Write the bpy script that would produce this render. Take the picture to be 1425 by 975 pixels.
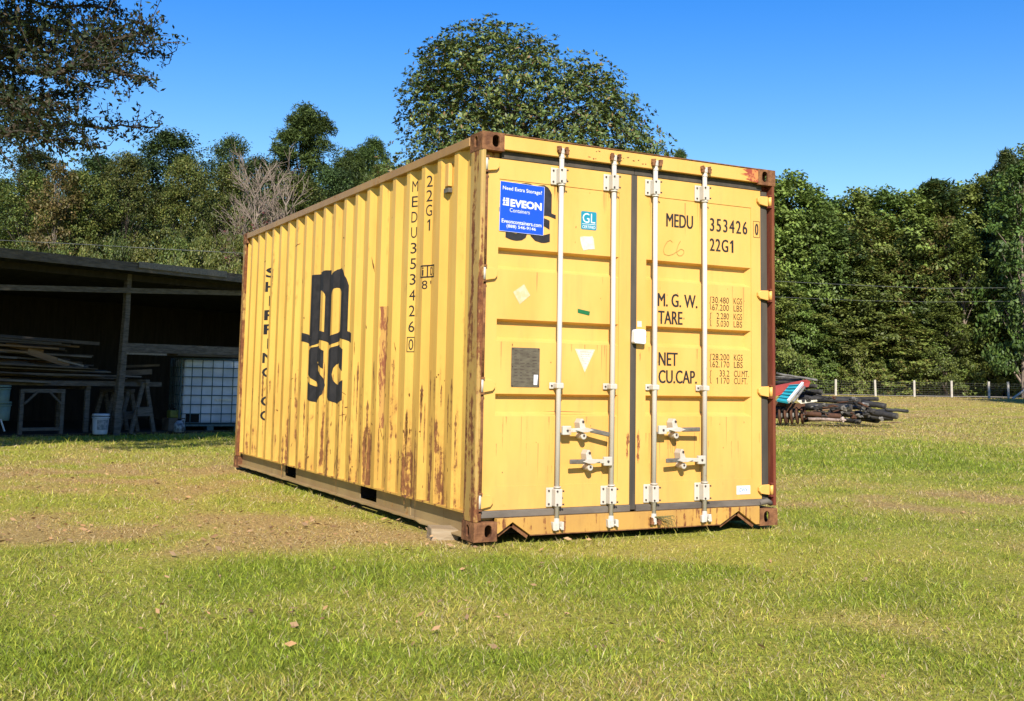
import bpy, bmesh, math, random
import numpy as np
from mathutils import Vector, Matrix
R_ = math.radians
for o in list(bpy.data.objects): bpy.data.objects.remove(o)
S = bpy.context.scene
COL = S.collection

# ------------------------------------------------------------------ camera
YAW, PITCH, ROLL = -0.4869, 1.6742, 0.0185
CAMP = Vector((-3.0203, -6.1447, 0.9966))
FPX, SHY = 1513.1753, -114.66
rm = (Matrix.Rotation(YAW, 3, 'Z') @ Matrix.Rotation(PITCH, 3, 'X') @ Matrix.Rotation(ROLL, 3, 'Z'))
cam_d = bpy.data.cameras.new('camera'); cam = bpy.data.objects.new('camera', cam_d); COL.objects.link(cam)
cam.matrix_world = Matrix.Translation(CAMP) @ rm.to_4x4()
cam_d.sensor_width = 36; cam_d.lens = FPX / 1425 * 36; cam_d.shift_y = SHY / 1425
cam_d.clip_start = 0.05; cam_d.clip_end = 3000
S.camera = cam

# ------------------------------------------------------------------ light
SUN_AZ, SUN_EL = 205.0, 35.5          # compass style from +Y, clockwise
w = bpy.data.worlds.new("World"); S.world = w; w.use_nodes = True
nt = w.node_tree; bg = nt.nodes['Background']
sky = nt.nodes.new('ShaderNodeTexSky'); sky.sky_type = 'NISHITA'; sky.sun_disc = False
sky.sun_elevation = R_(SUN_EL); sky.sun_rotation = R_(SUN_AZ)
sky.air_density = 1.6; sky.dust_density = 0.0; sky.ozone_density = 6.0; sky.altitude = 100
hs0 = nt.nodes.new('ShaderNodeHueSaturation'); hs0.inputs['Saturation'].default_value = 1.42; hs0.inputs['Hue'].default_value = .522; nt.links.new(sky.outputs[0], hs0.inputs['Color'])
nt.links.new(hs0.outputs[0], bg.inputs[0]); bg.inputs[1].default_value = 0.102
sd = bpy.data.lights.new('sun', 'SUN'); sd.energy = 5.0; sd.angle = R_(0.53); sd.color = (1.0, 0.93, 0.80)
sun = bpy.data.objects.new('sun', sd); COL.objects.link(sun)
a, e = R_(SUN_AZ), R_(SUN_EL)
SUNV = Vector((math.sin(a) * math.cos(e), math.cos(a) * math.cos(e), math.sin(e)))
sun.rotation_euler = SUNV.to_track_quat('Z', 'Y').to_euler()
sun.location = (-20, -30, 30)
vs = S.view_settings
vs.view_transform = 'Standard'; vs.look = 'None'; vs.exposure = 0.74; vs.gamma = 1; vs.use_curve_mapping = False
S.render.engine = 'CYCLES'
try:
    S.cycles.max_bounces = 6; S.cycles.diffuse_bounces = 2; S.cycles.transparent_max_bounces = 8
except Exception: pass

# ------------------------------------------------------------------ helpers
CN = np.array(CAMP); MN = np.array(rm)
def ray(u, v): return MN @ np.array([(u - 712.5) / FPX, -(v - 487.5 - SHY) / FPX, -1.0])
def at(u, v, depth): return Vector(CN + ray(u, v) * depth)          # a point of the place at a given depth
FWD = -MN[:, 2]

def value_noise(x, y, scale, seed):
    r = np.random.RandomState(seed); N = 128; L = r.rand(N, N)
    x = np.asarray(x, float) / scale + 1000; y = np.asarray(y, float) / scale + 1000
    xi = np.floor(x).astype(int); yi = np.floor(y).astype(int); fx = x - xi; fy = y - yi
    fx = fx * fx * (3 - 2 * fx); fy = fy * fy * (3 - 2 * fy)
    g = lambda i, j: L[i % N, j % N]
    return (g(xi, yi) * (1 - fx) + g(xi + 1, yi) * fx) * (1 - fy) + (g(xi, yi + 1) * (1 - fx) + g(xi + 1, yi + 1) * fx) * fy
def sstep(a, b, x): t = np.clip((np.asarray(x, float) - a) / (b - a), 0, 1); return t * t * (3 - 2 * t)
def H(x, y):
    x = np.asarray(x, float); y = np.asarray(y, float)
    d = np.hypot(x - CN[0], y - CN[1])
    h = -0.03 + 0.42 * sstep(30, 85, d) + 0.02 * sstep(60, 200, d) * 0
    h = h + (value_noise(x, y, 1.7, 1) - .5) * 0.03 * sstep(3.4, 6, np.hypot(x - 1.2, y - 3) ) + (value_noise(x, y, 9, 2) - .5) * 0.06 * sstep(6, 12, np.hypot(x - 1.2, y - 3))
    return h
def hz(x, y): return float(H(x, y))

def tag(o, label=None, cat=None, group=None, kind=None):
    if label: o['label'] = label
    if cat: o['category'] = cat
    if group: o['group'] = group
    if kind: o['kind'] = kind
    return o
def empty(name, loc=(0, 0, 0), rz=0, label=None, cat=None, group=None):
    o = bpy.data.objects.new(name, None); COL.objects.link(o); o.location = loc; o.rotation_euler = (0, 0, rz)
    o.empty_display_size = .1
    return tag(o, label, cat, group)
def copy_tree(o, parent=None):
    c = o.copy(); COL.objects.link(c); c.parent = parent
    for ch in list(o.children): copy_tree(ch, c)
    return c

class MB:
    def __init__(s): s.v = []; s.f = []; s.smooth = False
    def box(s, x0, x1, y0, y1, z0, z1, M=None, jit=0):
        b = len(s.v)
        P = [Vector((x, y, z)) for z in (z0, z1) for y in (y0, y1) for x in (x0, x1)]
        if jit: P = [p + Vector([random.uniform(-jit, jit) for _ in range(3)]) for p in P]
        if M is not None: P = [M @ p for p in P]
        s.v += [tuple(p) for p in P]
        s.f += [tuple(b + i for i in q) for q in ((0, 2, 3, 1), (4, 5, 7, 6), (0, 1, 5, 4), (2, 6, 7, 3), (0, 4, 6, 2), (1, 3, 7, 5))]
        return s
    def beam(s, p, q, wd, ht, up=(0, 0, 1), jit=0):
        p = Vector(p); q = Vector(q); d = q - p; L = d.length; z = d.normalized(); u = Vector(up)
        x = u.cross(z)
        if x.length < 1e-4: x = Vector((1, 0, 0)).cross(z)
        x.normalize(); y = z.cross(x)
        M = Matrix.Translation(p) @ Matrix((x, y, z)).transposed().to_4x4()
        return s.box(-wd / 2, wd / 2, -ht / 2, ht / 2, 0, L, M, jit)
    def tube(s, pts, rad, n=10, cap=True):
        pts = [Vector(p) for p in pts]
        if not hasattr(rad, '__len__'): rad = [rad] * len(pts)
        base = len(s.v); prev = None
        for i, p in enumerate(pts):
            d = (pts[min(i + 1, len(pts) - 1)] - pts[max(i - 1, 0)])
            if d.length < 1e-9: d = Vector((0, 0, 1))
            d.normalize()
            x = Vector((0, 0, 1)).cross(d) if prev is None else prev - d * prev.dot(d)
            if x.length < 1e-3: x = Vector((1, 0, 0)) - d * d.x
            x.normalize(); prev = x; y = d.cross(x)
            for k in range(n):
                t = 2 * math.pi * k / n
                s.v.append(tuple(p + (x * math.cos(t) + y * math.sin(t)) * rad[i]))
        for i in range(len(pts) - 1):
            for k in range(n):
                a0 = base + i * n + k; a1 = base + i * n + (k + 1) % n
                s.f.append((a0, a1, a1 + n, a0 + n))
        if cap:
            s.f.append(tuple(base + k for k in reversed(range(n)))); s.f.append(tuple(base + (len(pts) - 1) * n + k for k in range(n)))
        return s
    def poly(s, pts, face=None):
        b = len(s.v); s.v += [tuple(p) for p in pts]; s.f.append(tuple(range(b, b + len(pts)))); return s
    def prism(s, pts2, fn, d0, d1):
        """outline pts2 (a,b) mapped through fn(a,b,d), thick from d0 to d1"""
        n = len(pts2); b = len(s.v)
        s.v += [tuple(fn(a_, b_, d0)) for a_, b_ in pts2] + [tuple(fn(a_, b_, d1)) for a_, b_ in pts2]
        s.f.append(tuple(range(b, b + n))); s.f.append(tuple(reversed(range(b + n, b + 2 * n))))
        for i in range(n): j = (i + 1) % n; s.f.append((b + i, b + n + i, b + n + j, b + j))
        return s
    def build(s, name, mat, parent=None, smooth=False, bevel=0, label=None):
        me = bpy.data.meshes.new(name); me.from_pydata(s.v, [], s.f)
        bm = bmesh.new(); bm.from_mesh(me); bmesh.ops.recalc_face_normals(bm, faces=bm.faces); bm.to_mesh(me); bm.free()
        me.materials.append(mat)
        if smooth:
            me.polygons.foreach_set('use_smooth', [len(p.vertices) <= 4 for p in me.polygons])
        o = bpy.data.objects.new(name, me); COL.objects.link(o); o.parent = parent
        if bevel:
            m = o.modifiers.new('bevel', 'BEVEL'); m.width = bevel; m.segments = 2; m.limit_method = 'ANGLE'
        if label: o['label'] = label
        return o

# ------------------------------------------------------------------ materials
def mat_new(name):
    m = bpy.data.materials.new(name); m.use_nodes = True; t = m.node_tree
    return m, t, t.nodes, t.links, t.nodes['Principled BSDF']
def N(nodes, typ, **kw):
    n = nodes.new(typ)
    for k, v in kw.items():
        if k.startswith('i_'):
            key = k[2:]; key = int(key) if key.isdigit() else key.replace('_', ' ')
            n.inputs[key].default_value = v
        else: setattr(n, k, v)
    return n
def noise(nodes, links, vec, scale, detail=6, rough=.6, mapscale=None, off=(0, 0, 0)):
    mp = nodes.new('ShaderNodeMapping'); mp.inputs['Scale'].default_value = mapscale or (1, 1, 1); mp.inputs['Location'].default_value = off
    links.new(vec, mp.inputs[0])
    n = nodes.new('ShaderNodeTexNoise'); n.inputs['Scale'].default_value = scale; n.inputs['Detail'].default_value = detail; n.inputs['Roughness'].default_value = rough
    links.new(mp.outputs[0], n.inputs['Vector']); return n.outputs[0]
def math_(nodes, links, op, a_, b_=None, clamp=False):
    n = nodes.new('ShaderNodeMath'); n.operation = op; n.use_clamp = clamp
    for i, q in enumerate((a_, b_)):
        if q is None: continue
        if isinstance(q, (int, float)): n.inputs[i].default_value = q
        else: links.new(q, n.inputs[i])
    return n.outputs[0]
def maprange(nodes, links, v, a0, a1, b0=0, b1=1, smooth=True):
    n = nodes.new('ShaderNodeMapRange'); n.clamp = True
    if smooth: n.interpolation_type = 'SMOOTHSTEP'
    links.new(v, n.inputs[0])
    for i, q in enumerate((a0, a1, b0, b1)): n.inputs[1 + i].default_value = q
    return n.outputs[0]
def mix(nodes, links, f, c1, c2, mode='MIX'):
    n = nodes.new('ShaderNodeMix'); n.data_type = 'RGBA'; n.blend_type = mode
    if isinstance(f, (int, float)): n.inputs[0].default_value = f
    else: links.new(f, n.inputs[0])
    for i, c in ((6, c1), (7, c2)):
        if isinstance(c, tuple): n.inputs[i].default_value = (*c, 1)
        else: links.new(c, n.inputs[i])
    return n.outputs[2]

KA = .78          # common darkening of all painted and weathered surfaces
def kc(c): return tuple(min(1, x * KA) for x in c) if c else c
def paint(name, base, base2=None, rust=(0.16, 0.05, 0.018), rust2=(0.30, 0.12, 0.04), thr=.66, soft=.04, zk=0.0, zref=1.0,
          streak=.5, chips=12, rough=.42, grime=.35, grimecol=(.32, .22, .08), gz=None, spec=.4, bump=.25, ss=9):
    base2 = base2 or tuple(c * .82 for c in base); base, base2, rust, rust2, grimecol = map(kc, (base, base2, rust, rust2, grimecol))
    m, t, nd, lk, bs = mat_new(name)
    tc = nd.new('ShaderNodeTexCoord').outputs['Object']
    sx = nd.new('ShaderNodeSeparateXYZ'); lk.new(tc, sx.inputs[0]); z = sx.outputs[2]
    n1 = noise(nd, lk, tc, chips, 8, .62)
    n2 = noise(nd, lk, tc, ss, 6, .6, (1, 1, .07), (3, 1, 2))
    n3 = noise(nd, lk, tc, 1.3, 3, .5, off=(7, 0, 0))
    s = math_(nd, lk, 'ADD', math_(nd, lk, 'MULTIPLY', n1, 1 - streak), math_(nd, lk, 'MULTIPLY', n2, streak))
    s = math_(nd, lk, 'ADD', s, math_(nd, lk, 'MULTIPLY', math_(nd, lk, 'SUBTRACT', n3, .5), .22))
    if zk: 
        q = maprange(nd, lk, z, zref, 0.1, 0, zk, False); s = math_(nd, lk, 'ADD', s, q)
    mask = maprange(nd, lk, s, thr, thr + soft)
    b2 = base2 or tuple(c * .82 for c in base)
    nb = noise(nd, lk, tc, 2.2, 5, .6, (1, 1, .4), (1, 5, 0))
    col = mix(nd, lk, maprange(nd, lk, nb, .35, .7), base, b2)
    g = maprange(nd, lk, noise(nd, lk, tc, 5, 8, .7, (1.4, 1.4, .12), (0, 2, 9)), .48, .8, 0, grime)
    if gz: g = math_(nd, lk, 'ADD', g, math_(nd, lk, 'MULTIPLY', maprange(nd, lk, z, gz[0], gz[1], 0, gz[2]), maprange(nd, lk, noise(nd, lk, tc, 6, 6, .7, (1, 1, .25)), .3, .7)), True)
    col = mix(nd, lk, g, col, grimecol)
    rc = mix(nd, lk, maprange(nd, lk, noise(nd, lk, tc, 25, 6, .7), .35, .65), rust, rust2)
    # soft stain around the rust
    halo = maprange(nd, lk, s, thr - .07, thr + .02, 0, .45)
    col = mix(nd, lk, halo, col, (0.38, .19, .045))
    col = mix(nd, lk, mask, col, rc)
    lk.new(col, bs.inputs['Base Color'])
    lk.new(maprange(nd, lk, mask, 0, 1, rough, .9), bs.inputs['Roughness'])
    bs.inputs['Specular IOR Level'].default_value = spec
    bp = nd.new('ShaderNodeBump'); bp.inputs['Strength'].default_value = bump; bp.inputs['Distance'].default_value = .004
    hh = math_(nd, lk, 'ADD', math_(nd, lk, 'MULTIPLY', mask, -.6), math_(nd, lk, 'MULTIPLY', noise(nd, lk, tc, 3, 4, .5), 2.5))
    lk.new(hh, bp.inputs['Height']); lk.new(bp.outputs[0], bs.inputs['Normal'])
    return m
def plain(name, c, c2=None, scale=8, rough=.7, ms=None, spec=.3, metal=0, bump=0):
    c2 = kc(c2 or tuple(x * .75 for x in c)); c = kc(c)
    m, t, nd, lk, bs = mat_new(name)
    tc = nd.new('ShaderNodeTexCoord').outputs['Object']
    f = maprange(nd, lk, noise(nd, lk, tc, scale, 7, .65, ms), .3, .7)
    lk.new(mix(nd, lk, f, c, c2 or tuple(x * .75 for x in c)), bs.inputs['Base Color'])
    bs.inputs['Roughness'].default_value = rough; bs.inputs['Specular IOR Level'].default_value = spec; bs.inputs['Metallic'].default_value = metal
    if bump:
        bp = nd.new('ShaderNodeBump'); bp.inputs['Strength'].default_value = bump; bp.inputs['Distance'].default_value = .01
        lk.new(f, bp.inputs['Height']); lk.new(bp.outputs[0], bs.inputs['Normal'])
    return m
YEL = (0.86, 0.495, 0.130)
YEL2 = (0.82, 0.43, 0.10)
M = {}
M['side'] = paint('side_paint', (0.86, 0.53, 0.115), (0.80, 0.46, 0.095), thr=.635, zk=.105, zref=1.20, streak=.68, ss=14, chips=15, grime=.42, gz=(1.5, .2, .5), grimecol=(.40, .22, .055), rust=(.17,.065,.018))
M['door'] = paint('door_paint', YEL, YEL2, thr=.725, soft=.03, zk=.04, zref=.7, streak=.3, chips=16, grime=.50, grimecol=(.56, .31, .10), gz=(.75, .2, .4), bump=.3)
M['sill'] = paint('sill_paint', (0.62, .36, .09), (.5, .27, .08), thr=.545, zk=.0, ss=30, streak=.66, chips=16, grime=.6, grimecol=(.3, .16, .06))
M['header'] = paint('header_paint', YEL, YEL2, thr=.70, streak=.2, chips=18, grime=.2)
M['post'] = paint('post_paint', (0.55, .36, .10), (.42, .27, .09), rust=(.13, .04, .015), rust2=(.25, .09, .03), thr=.500, soft=.06, streak=.7, ss=15, chips=18, grime=.8, grimecol=(.30, .19, .07), bump=.6)
M['rail'] = paint('rail_paint', (0.46, .265, .095), (.36, .20, .08), thr=.60, streak=.2, chips=14, grime=.7, grimecol=(.36, .2, .09))
M['base'] = paint('base_paint', (0.42, .30, .14), (.34, .22, .10), thr=.66, streak=.2, chips=14, grime=.5, grimecol=(.32, .25, .16))
M['rust'] = plain('rusty_steel', (0.32, .145, .06), (.11, .042, .02), 13, .85, bump=.5)
M['redox'] = plain('red_oxide', (0.17, .028, .018), (.22, .085, .03), 9, .8, (1, 1, .15), bump=.3)
M['gasket'] = plain('gasket_rubber', (0.055, .048, .040), (.11, .09, .07), 6, .8, (1, 1, .2))
M['gasket_dusty'] = plain('dusty_rubber', (0.20, .17, .14), (.11, .09, .075), 9, .85, (.3, 1, 1))
M['white'] = paint('white_paint', (0.66, .62, .54), (.58, .52, .44), rust=(.16, .06, .03), rust2=(.3, .15, .09), thr=.655, streak=.45, chips=25, grime=.45, grimecol=(.42, .32, .22))
M['bolt'] = plain('bolt', (0.09, .06, .05), None, 20, .6)
M['black'] = plain('black_lettering', (0.018, .017, .02), (.035, .032, .035), 15, .6)
M['thin_ink'] = plain('worn_lettering', (0.045, .035, .02), (.10, .07, .03), 30, .7)
M['faint'] = plain('marker_line', (0.42, .27, .07), None, 20, .7)
M['blue'] = plain('blue_vinyl', (0.008, .085, .80), (.008, .08, .74), 3, .3, spec=.5)
M['wht'] = plain('white_vinyl', (0.82, .84, .88), (.76, .78, .82), 3, .5)
M['teal'] = plain('teal_vinyl', (0.02, .30, .42), (.02, .26, .38), 3, .4)
M['paper'] = plain('weathered_paper', (0.78, .76, .70), (.62, .56, .44), 22, .8)
M['greentape'] = plain('green_tape', (0.02, .20, .07), None, 12, .5)
M['plate'] = plain('data_plate', (0.13, .105, .075), (.20, .17, .12), 18, .5, (1, 1, 3), metal=.3)
M['dark'] = plain('dark_hollow', (0.01, .009, .008), None, 8, .95)
M['zinc'] = plain('galvanised', (0.26, .23, .19), (.15, .13, .11), 30, .5, metal=.3)
M['wood'] = plain('weathered_wood', (0.17, .15, .125), (.08, .068, .055), 7, .9, (1, 1, 5), bump=.4)
M['plank'] = plain('old_planks', (0.15, .12, .09), (.07, .055, .042), 6, .9, (.25, 1, 1), bump=.4)
M['plank_warm'] = plain('warm_planks', (0.30, .19, .10), (.16, .10, .055), 6, .9, (.25, 1, 1), bump=.4)
M['wood_x'] = plain('grey_planks', (0.24, 0.21, .175), (.10, .085, .07), 6, .9, (.25, 1, 1), bump=.4)
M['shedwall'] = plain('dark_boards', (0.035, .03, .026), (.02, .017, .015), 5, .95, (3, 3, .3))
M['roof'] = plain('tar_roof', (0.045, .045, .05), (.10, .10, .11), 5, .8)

# ------------------------------------------------------------------ the ground
BLOBS = []     # (x, y, rx, ry, strength) dry patches, positive = dry, negative = lush
def gpt(u, v, z=-.03):
    d = ray(u, v); t_ = (z - CN[2]) / d[2]; q = CN + d * t_; return q[0], q[1]
for u, v, rx, ry, s_ in ((440, 745, 1.9, .8, .75), (230, 740, 1.9, .8, .6), (180, 650, 2.6, 1.8, .65), (60, 670, 1.5, 1.2, .45), (330, 690, 1.2, .8, .4), (560, 800, 1.2, .35, -.25), (1180, 870, .55, .22, .55), (900, 900, .7, .16, .4),
                         (1330, 690, 1.6, 1.3, .6), (1120, 700, 1.2, .7, .35), (1000, 930, .35, .12, .3), (1230, 640, 5, 1.5, -.5), (600, 900, 1.0, .3, -.35), (100, 930, .8, .25, -.3), (1270, 580, 5.5, 1.6, .5), (700, 790, 1, .25, -.3), (880, 790, .8, .2, -.35), (1240,576,1.6,.9,1.0)):
    x_, y_ = gpt(u, v); BLOBS.append((x_, y_, rx, ry, s_))
ca, sa = math.cos(-YAW), math.sin(-YAW)
def dry(x, y):
    x = np.asarray(x, float); y = np.asarray(y, float)
    d = np.hypot(x - CN[0], y - CN[1])
    v = .28 + .36 * (value_noise(x, y, 1.1, 5) - .5) + .55 * (value_noise(x, y, .42, 6) - .5) + .35 * (value_noise(x, y, 3.1, 7) - .5)
    v = v + .42 * sstep(13, 32, d) + .12 * sstep(40, 70, d)
    md = .15 + 1.5 * value_noise(x, y, .38, 14)
    for bx, by, rx, ry, s_ in BLOBS:
        dx = x - bx; dy = y - by; lx = dx * ca - dy * sa; ly = dx * sa + dy * ca
        v = v + s_ * md * np.exp(-((lx / rx) ** 2 + (ly / ry) ** 2))
    return np.clip(v, 0, 1)
def grass_col(dv, r=None):
    g = np.array([.235, .310, .024]); y_ = np.array([.45, .440, .062]); b = np.array([.52, .35, .135])
    dv = dv[..., None]
    c = g + (y_ - g) * np.clip(dv / .5, 0, 1); c = c + (b - c) * np.clip((dv - .5) / .5, 0, 1)
    return c
def axis(lo, hi, flo, fhi, fine, coarse):
    a_ = list(np.arange(flo, fhi + 1e-6, fine)); x = fhi; s_ = fine
    while x < hi: s_ = min(s_ * 1.18, coarse); x += s_; a_.append(x)
    x = flo; s_ = fine
    while x > lo: s_ = min(s_ * 1.18, coarse); x -= s_; a_.insert(0, x)
    return np.array(a_)
xs = axis(-500, 900, -12, 14, .18, 60); ys = axis(-120, 1400, -6, 22, .18, 60)
X, Y = np.meshgrid(xs, ys); Z = H(X, Y)
me = bpy.data.meshes.new('ground'); nx, ny = len(xs), len(ys)
vv = np.stack([X.ravel(), Y.ravel(), Z.ravel()], 1)
i_ = np.arange((ny - 1) * (nx - 1)); r0 = i_ // (nx - 1); c0 = i_ % (nx - 1); b0 = r0 * nx + c0
ff = np.stack([b0, b0 + 1, b0 + nx + 1, b0 + nx], 1)
def np_mesh(me, v, f, k):
    me.vertices.add(len(v)); me.vertices.foreach_set('co', v.astype(np.float32).ravel())
    me.loops.add(f.size); me.loops.foreach_set('vertex_index', f.astype(np.int32).ravel())
    me.polygons.add(len(f)); me.polygons.foreach_set('loop_start', (np.arange(len(f)) * k).astype(np.int32))
    me.update(calc_edges=True); me.validate()
def np_col(me, c, dom='POINT'):
    at_ = me.color_attributes.new('col', 'FLOAT_COLOR', dom)
    c4 = np.ones((len(c), 4), np.float32); c4[:, :3] = c; at_.data.foreach_set('color', c4.ravel())
np_mesh(me, vv, ff, 4); np_col(me, grass_col(dry(X.ravel(), Y.ravel())))
me.polygons.foreach_set('use_smooth', np.ones(len(ff), bool))
ground = bpy.data.objects.new('ground', me); COL.objects.link(ground); tag(ground, kind='structure')
m, t, nd, lk, bs = mat_new('field_soil')
tc = nd.new('ShaderNodeTexCoord').outputs['Object']
ca_ = N(nd, 'ShaderNodeVertexColor', layer_name='col').outputs[0]
n1 = noise(nd, lk, tc, 34, 6, .7); n2 = noise(nd, lk, tc, 3.5, 8, .75); n3 = noise(nd, lk, tc, .35, 5, .6)
c = mix(nd, lk, maprange(nd, lk, n1, .35, .62), (.45, .45, .45), (1, 1, 1))
c = mix(nd, lk, 1.0, ca_, c, 'MULTIPLY')
c = mix(nd, lk, maprange(nd, lk, n2, .35, .7, 0, .35), c, (.36, .26, .10))
c = mix(nd, lk, maprange(nd, lk, n3, .5, .75, 0, .25), c, (.16, .17, .03))
lk.new(c, bs.inputs['Base Color']); bs.inputs['Roughness'].default_value = .95; bs.inputs['Specular IOR Level'].default_value = .1
bp = nd.new('ShaderNodeBump'); bp.inputs['Strength'].default_value = .7; bp.inputs['Distance'].default_value = .05
lk.new(math_(nd, lk, 'ADD', n1, n2), bp.inputs['Height']); lk.new(bp.outputs[0], bs.inputs['Normal'])
me.materials.append(m)

# pale track beyond the fence
mb = MB()
# ------------------------------------------------------------------ grass (stuff)
def foliage_mat(name, transl=.3, vary=.0, rough=.6, spec=.25):
    m, t, nd, lk, bs = mat_new(name)
    c = N(nd, 'ShaderNodeVertexColor', layer_name='col').outputs[0]
    if vary:
        oi = nd.new('ShaderNodeObjectInfo'); hs = nd.new('ShaderNodeHueSaturation')
        lk.new(maprange(nd, lk, oi.outputs['Random'], 0, 1, .5 - .028 * vary, .5 + .02 * vary, False), hs.inputs['Hue'])
        r2 = math_(nd, lk, 'FRACT', math_(nd, lk, 'MULTIPLY', oi.outputs['Random'], 7.31))
        lk.new(maprange(nd, lk, r2, 0, 1, 1 - .25 * vary, 1 + .25 * vary, False), hs.inputs['Value'])
        lk.new(c, hs.inputs['Color']); c = hs.outputs[0]
    lk.new(c, bs.inputs['Base Color']); bs.inputs['Roughness'].default_value = rough; bs.inputs['Specular IOR Level'].default_value = spec
    tr = nd.new('ShaderNodeBsdfTranslucent'); lk.new(c, tr.inputs[0])
    mx = nd.new('ShaderNodeMixShader'); mx.inputs[0].default_value = transl
    lk.new(bs.outputs[0], mx.inputs[1]); lk.new(tr.outputs[0], mx.inputs[2])
    lk.new(mx.outputs[0], nd['Material Output'].inputs[0])
    return m
M['grass'] = foliage_mat('grass_blades', .32, rough=.5, spec=.35)
rg = np.random.RandomState(11)
_a = np.array(gpt(0, 608)); _b = np.array(gpt(335, 600)); _n = np.array([-(_b - _a)[1], (_b - _a)[0]]); _n /= np.linalg.norm(_n); SHX = (_n[0], _n[1], _a[0], _a[1])   # front line of the shed: no grass behind it
def scatter(n, dmin, dmax, half=30):
    d = dmin * (dmax / dmin) ** rg.rand(n)
    az = R_(27.9) + R_(half) * (rg.rand(n) * 2 - 1)
    x = CN[0] + d * np.sin(az); y = CN[1] + d * np.cos(az)
    keep = ~((x > .02) & (x < 2.42) & (y > .03) & (y < 6.03))
    keep &= ~((SHX[0] * (x - SHX[2]) + SHX[1] * (y - SHX[3])) > .15) | (x > 3)
    return x[keep], y[keep], d[keep]
def blades(n, dmin, dmax, hgt, wid, lean, name=None):
    x, y, d = scatter(n, dmin, dmax); n = len(x)
    sc = np.maximum(1, d / 7.5)
    dv = dry(x, y)
    tuft = value_noise(x, y, .16, 21) * .6 + value_noise(x, y, .5, 22) * .7
    L = hgt * (.45 + .75 * rg.rand(n)) * (.45 + .85 * tuft) * (1 + .35 * (sc - 1)).clip(1, 2.3) * (1 - .35 * dv)
    near = np.minimum.reduce([np.abs(y + .06) + 10 * ((x < 0) | (x > 2.5)), ])
    L = L * np.where(near < .16, 1.35, 1)
    # flattened, shorter grass under and along the side of the box
    W = wid * (.6 + .8 * rg.rand(n)) * sc
    th = rg.rand(n) * 2 * math.pi
    dx, dy = np.cos(th), np.sin(th)
    ln = lean * (.25 + rg.rand(n) * 1.2) * (1 + .5 * dv)
    ph = rg.rand(n) * 2 * math.pi; px_, py_ = np.cos(ph), np.sin(ph)
    z = H(x, y)
    P = np.stack([x, y, z - .004], 1); side = np.stack([px_, py_, np.zeros(n)], 1) * W[:, None] / 2
    ct = 1 / np.sqrt(1 + ln ** 2)
    up1 = np.stack([dx * ln * .6, dy * ln * .6, np.ones(n)], 1) * (L * .5 * ct)[:, None]
    up2 = up1 + np.stack([dx * ln * .75, dy * ln * .75, np.ones(n) * .7], 1) * (L * .55 * ct)[:, None]
    V = np.stack([P - side, P + side, P + up1 + side * .75, P + up1 - side * .75, P + up2], 1).reshape(-1, 3)
    b = np.arange(n) * 5
    F = np.concatenate([np.stack([b, b + 1, b + 2], 1), np.stack([b, b + 2, b + 3], 1), np.stack([b + 3, b + 2, b + 4], 1)], 0)
    dvr = np.clip(dv + (rg.rand(n) - .5) * 1.0, 0, 1)
    c = grass_col(dvr) * (.25 + 1.15 * rg.rand(n))[:, None]
    dead = rg.rand(n) < (.05 + .22 * dv)
    c[dead] = np.array([.58, .47, .26]) * (.6 + .6 * rg.rand(dead.sum()))[:, None]
    return V, F, np.repeat(c, 5, 0)
parts = [blades(660000, 3.6, 95, .050, .0036, 2.1), blades(90000, 3.6, 40, .078, .0032, 1.7)]
off = 0; VV = []; FF = []; CC = []
for V, F, c in parts: VV.append(V); FF.append(F + off); CC.append(c); off += len(V)
VV = np.concatenate(VV); FF = np.concatenate(FF); CC = np.concatenate(CC)
me = bpy.data.meshes.new('grass'); np_mesh(me, VV, FF, 3); np_col(me, CC); me.materials.append(M['grass'])
g = bpy.data.objects.new('grass', me); COL.objects.link(g)
tag(g, 'mown green and straw coloured grass blades covering the field', 'grass', kind='stuff')

# fallen leaves
n = 9000; x, y, d = scatter(n, 4.2, 17)
k = rg.rand(len(x)) < np.where((x - CN[0]) * ca - (y - CN[1]) * sa < 0.6, 1.0, .25) * (.07 + .9 * sstep(.45, .8, dry(x, y))); x = x[k]; y = y[k]; n = len(x)
ang = rg.rand(n) * 6.28; L = .007 + .020 * rg.rand(n) ** 3 + .006 * rg.rand(n); z = H(x, y) + .010 + .025 * rg.rand(n)
ax = np.stack([np.cos(ang), np.sin(ang), (rg.rand(n) - .5) * .9], 1) * L[:, None]; bx = np.stack([-np.sin(ang), np.cos(ang), (rg.rand(n) - .5) * 2.0], 1) * (L * .38)[:, None]
P = np.stack([x, y, z], 1)
V = np.stack([P - ax, P + bx, P + ax, P - bx], 1).reshape(-1, 3); F = np.arange(4 * n).reshape(-1, 4)
c = np.array([.42, .24, .11]) * (.4 + .9 * rg.rand(n))[:, None] + np.array([.1, .09, .07]) * rg.rand(n)[:, None]
me = bpy.data.meshes.new('fallen_leaves'); np_mesh(me, V, F, 4); np_col(me, np.repeat(c, 4, 0)); me.materials.append(M['grass'])
g = bpy.data.objects.new('fallen_leaves', me); COL.objects.link(g)
tag(g, 'dry brown fallen leaves scattered in the grass', 'leaves', kind='stuff')

# ------------------------------------------------------------------ the container
LEN, WID, HGT = 6.058, 2.438, 2.591
box = empty('shipping_container', (0, 0, 0), 0, 'rusting yellow steel shipping container standing on the grass', 'container')
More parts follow.
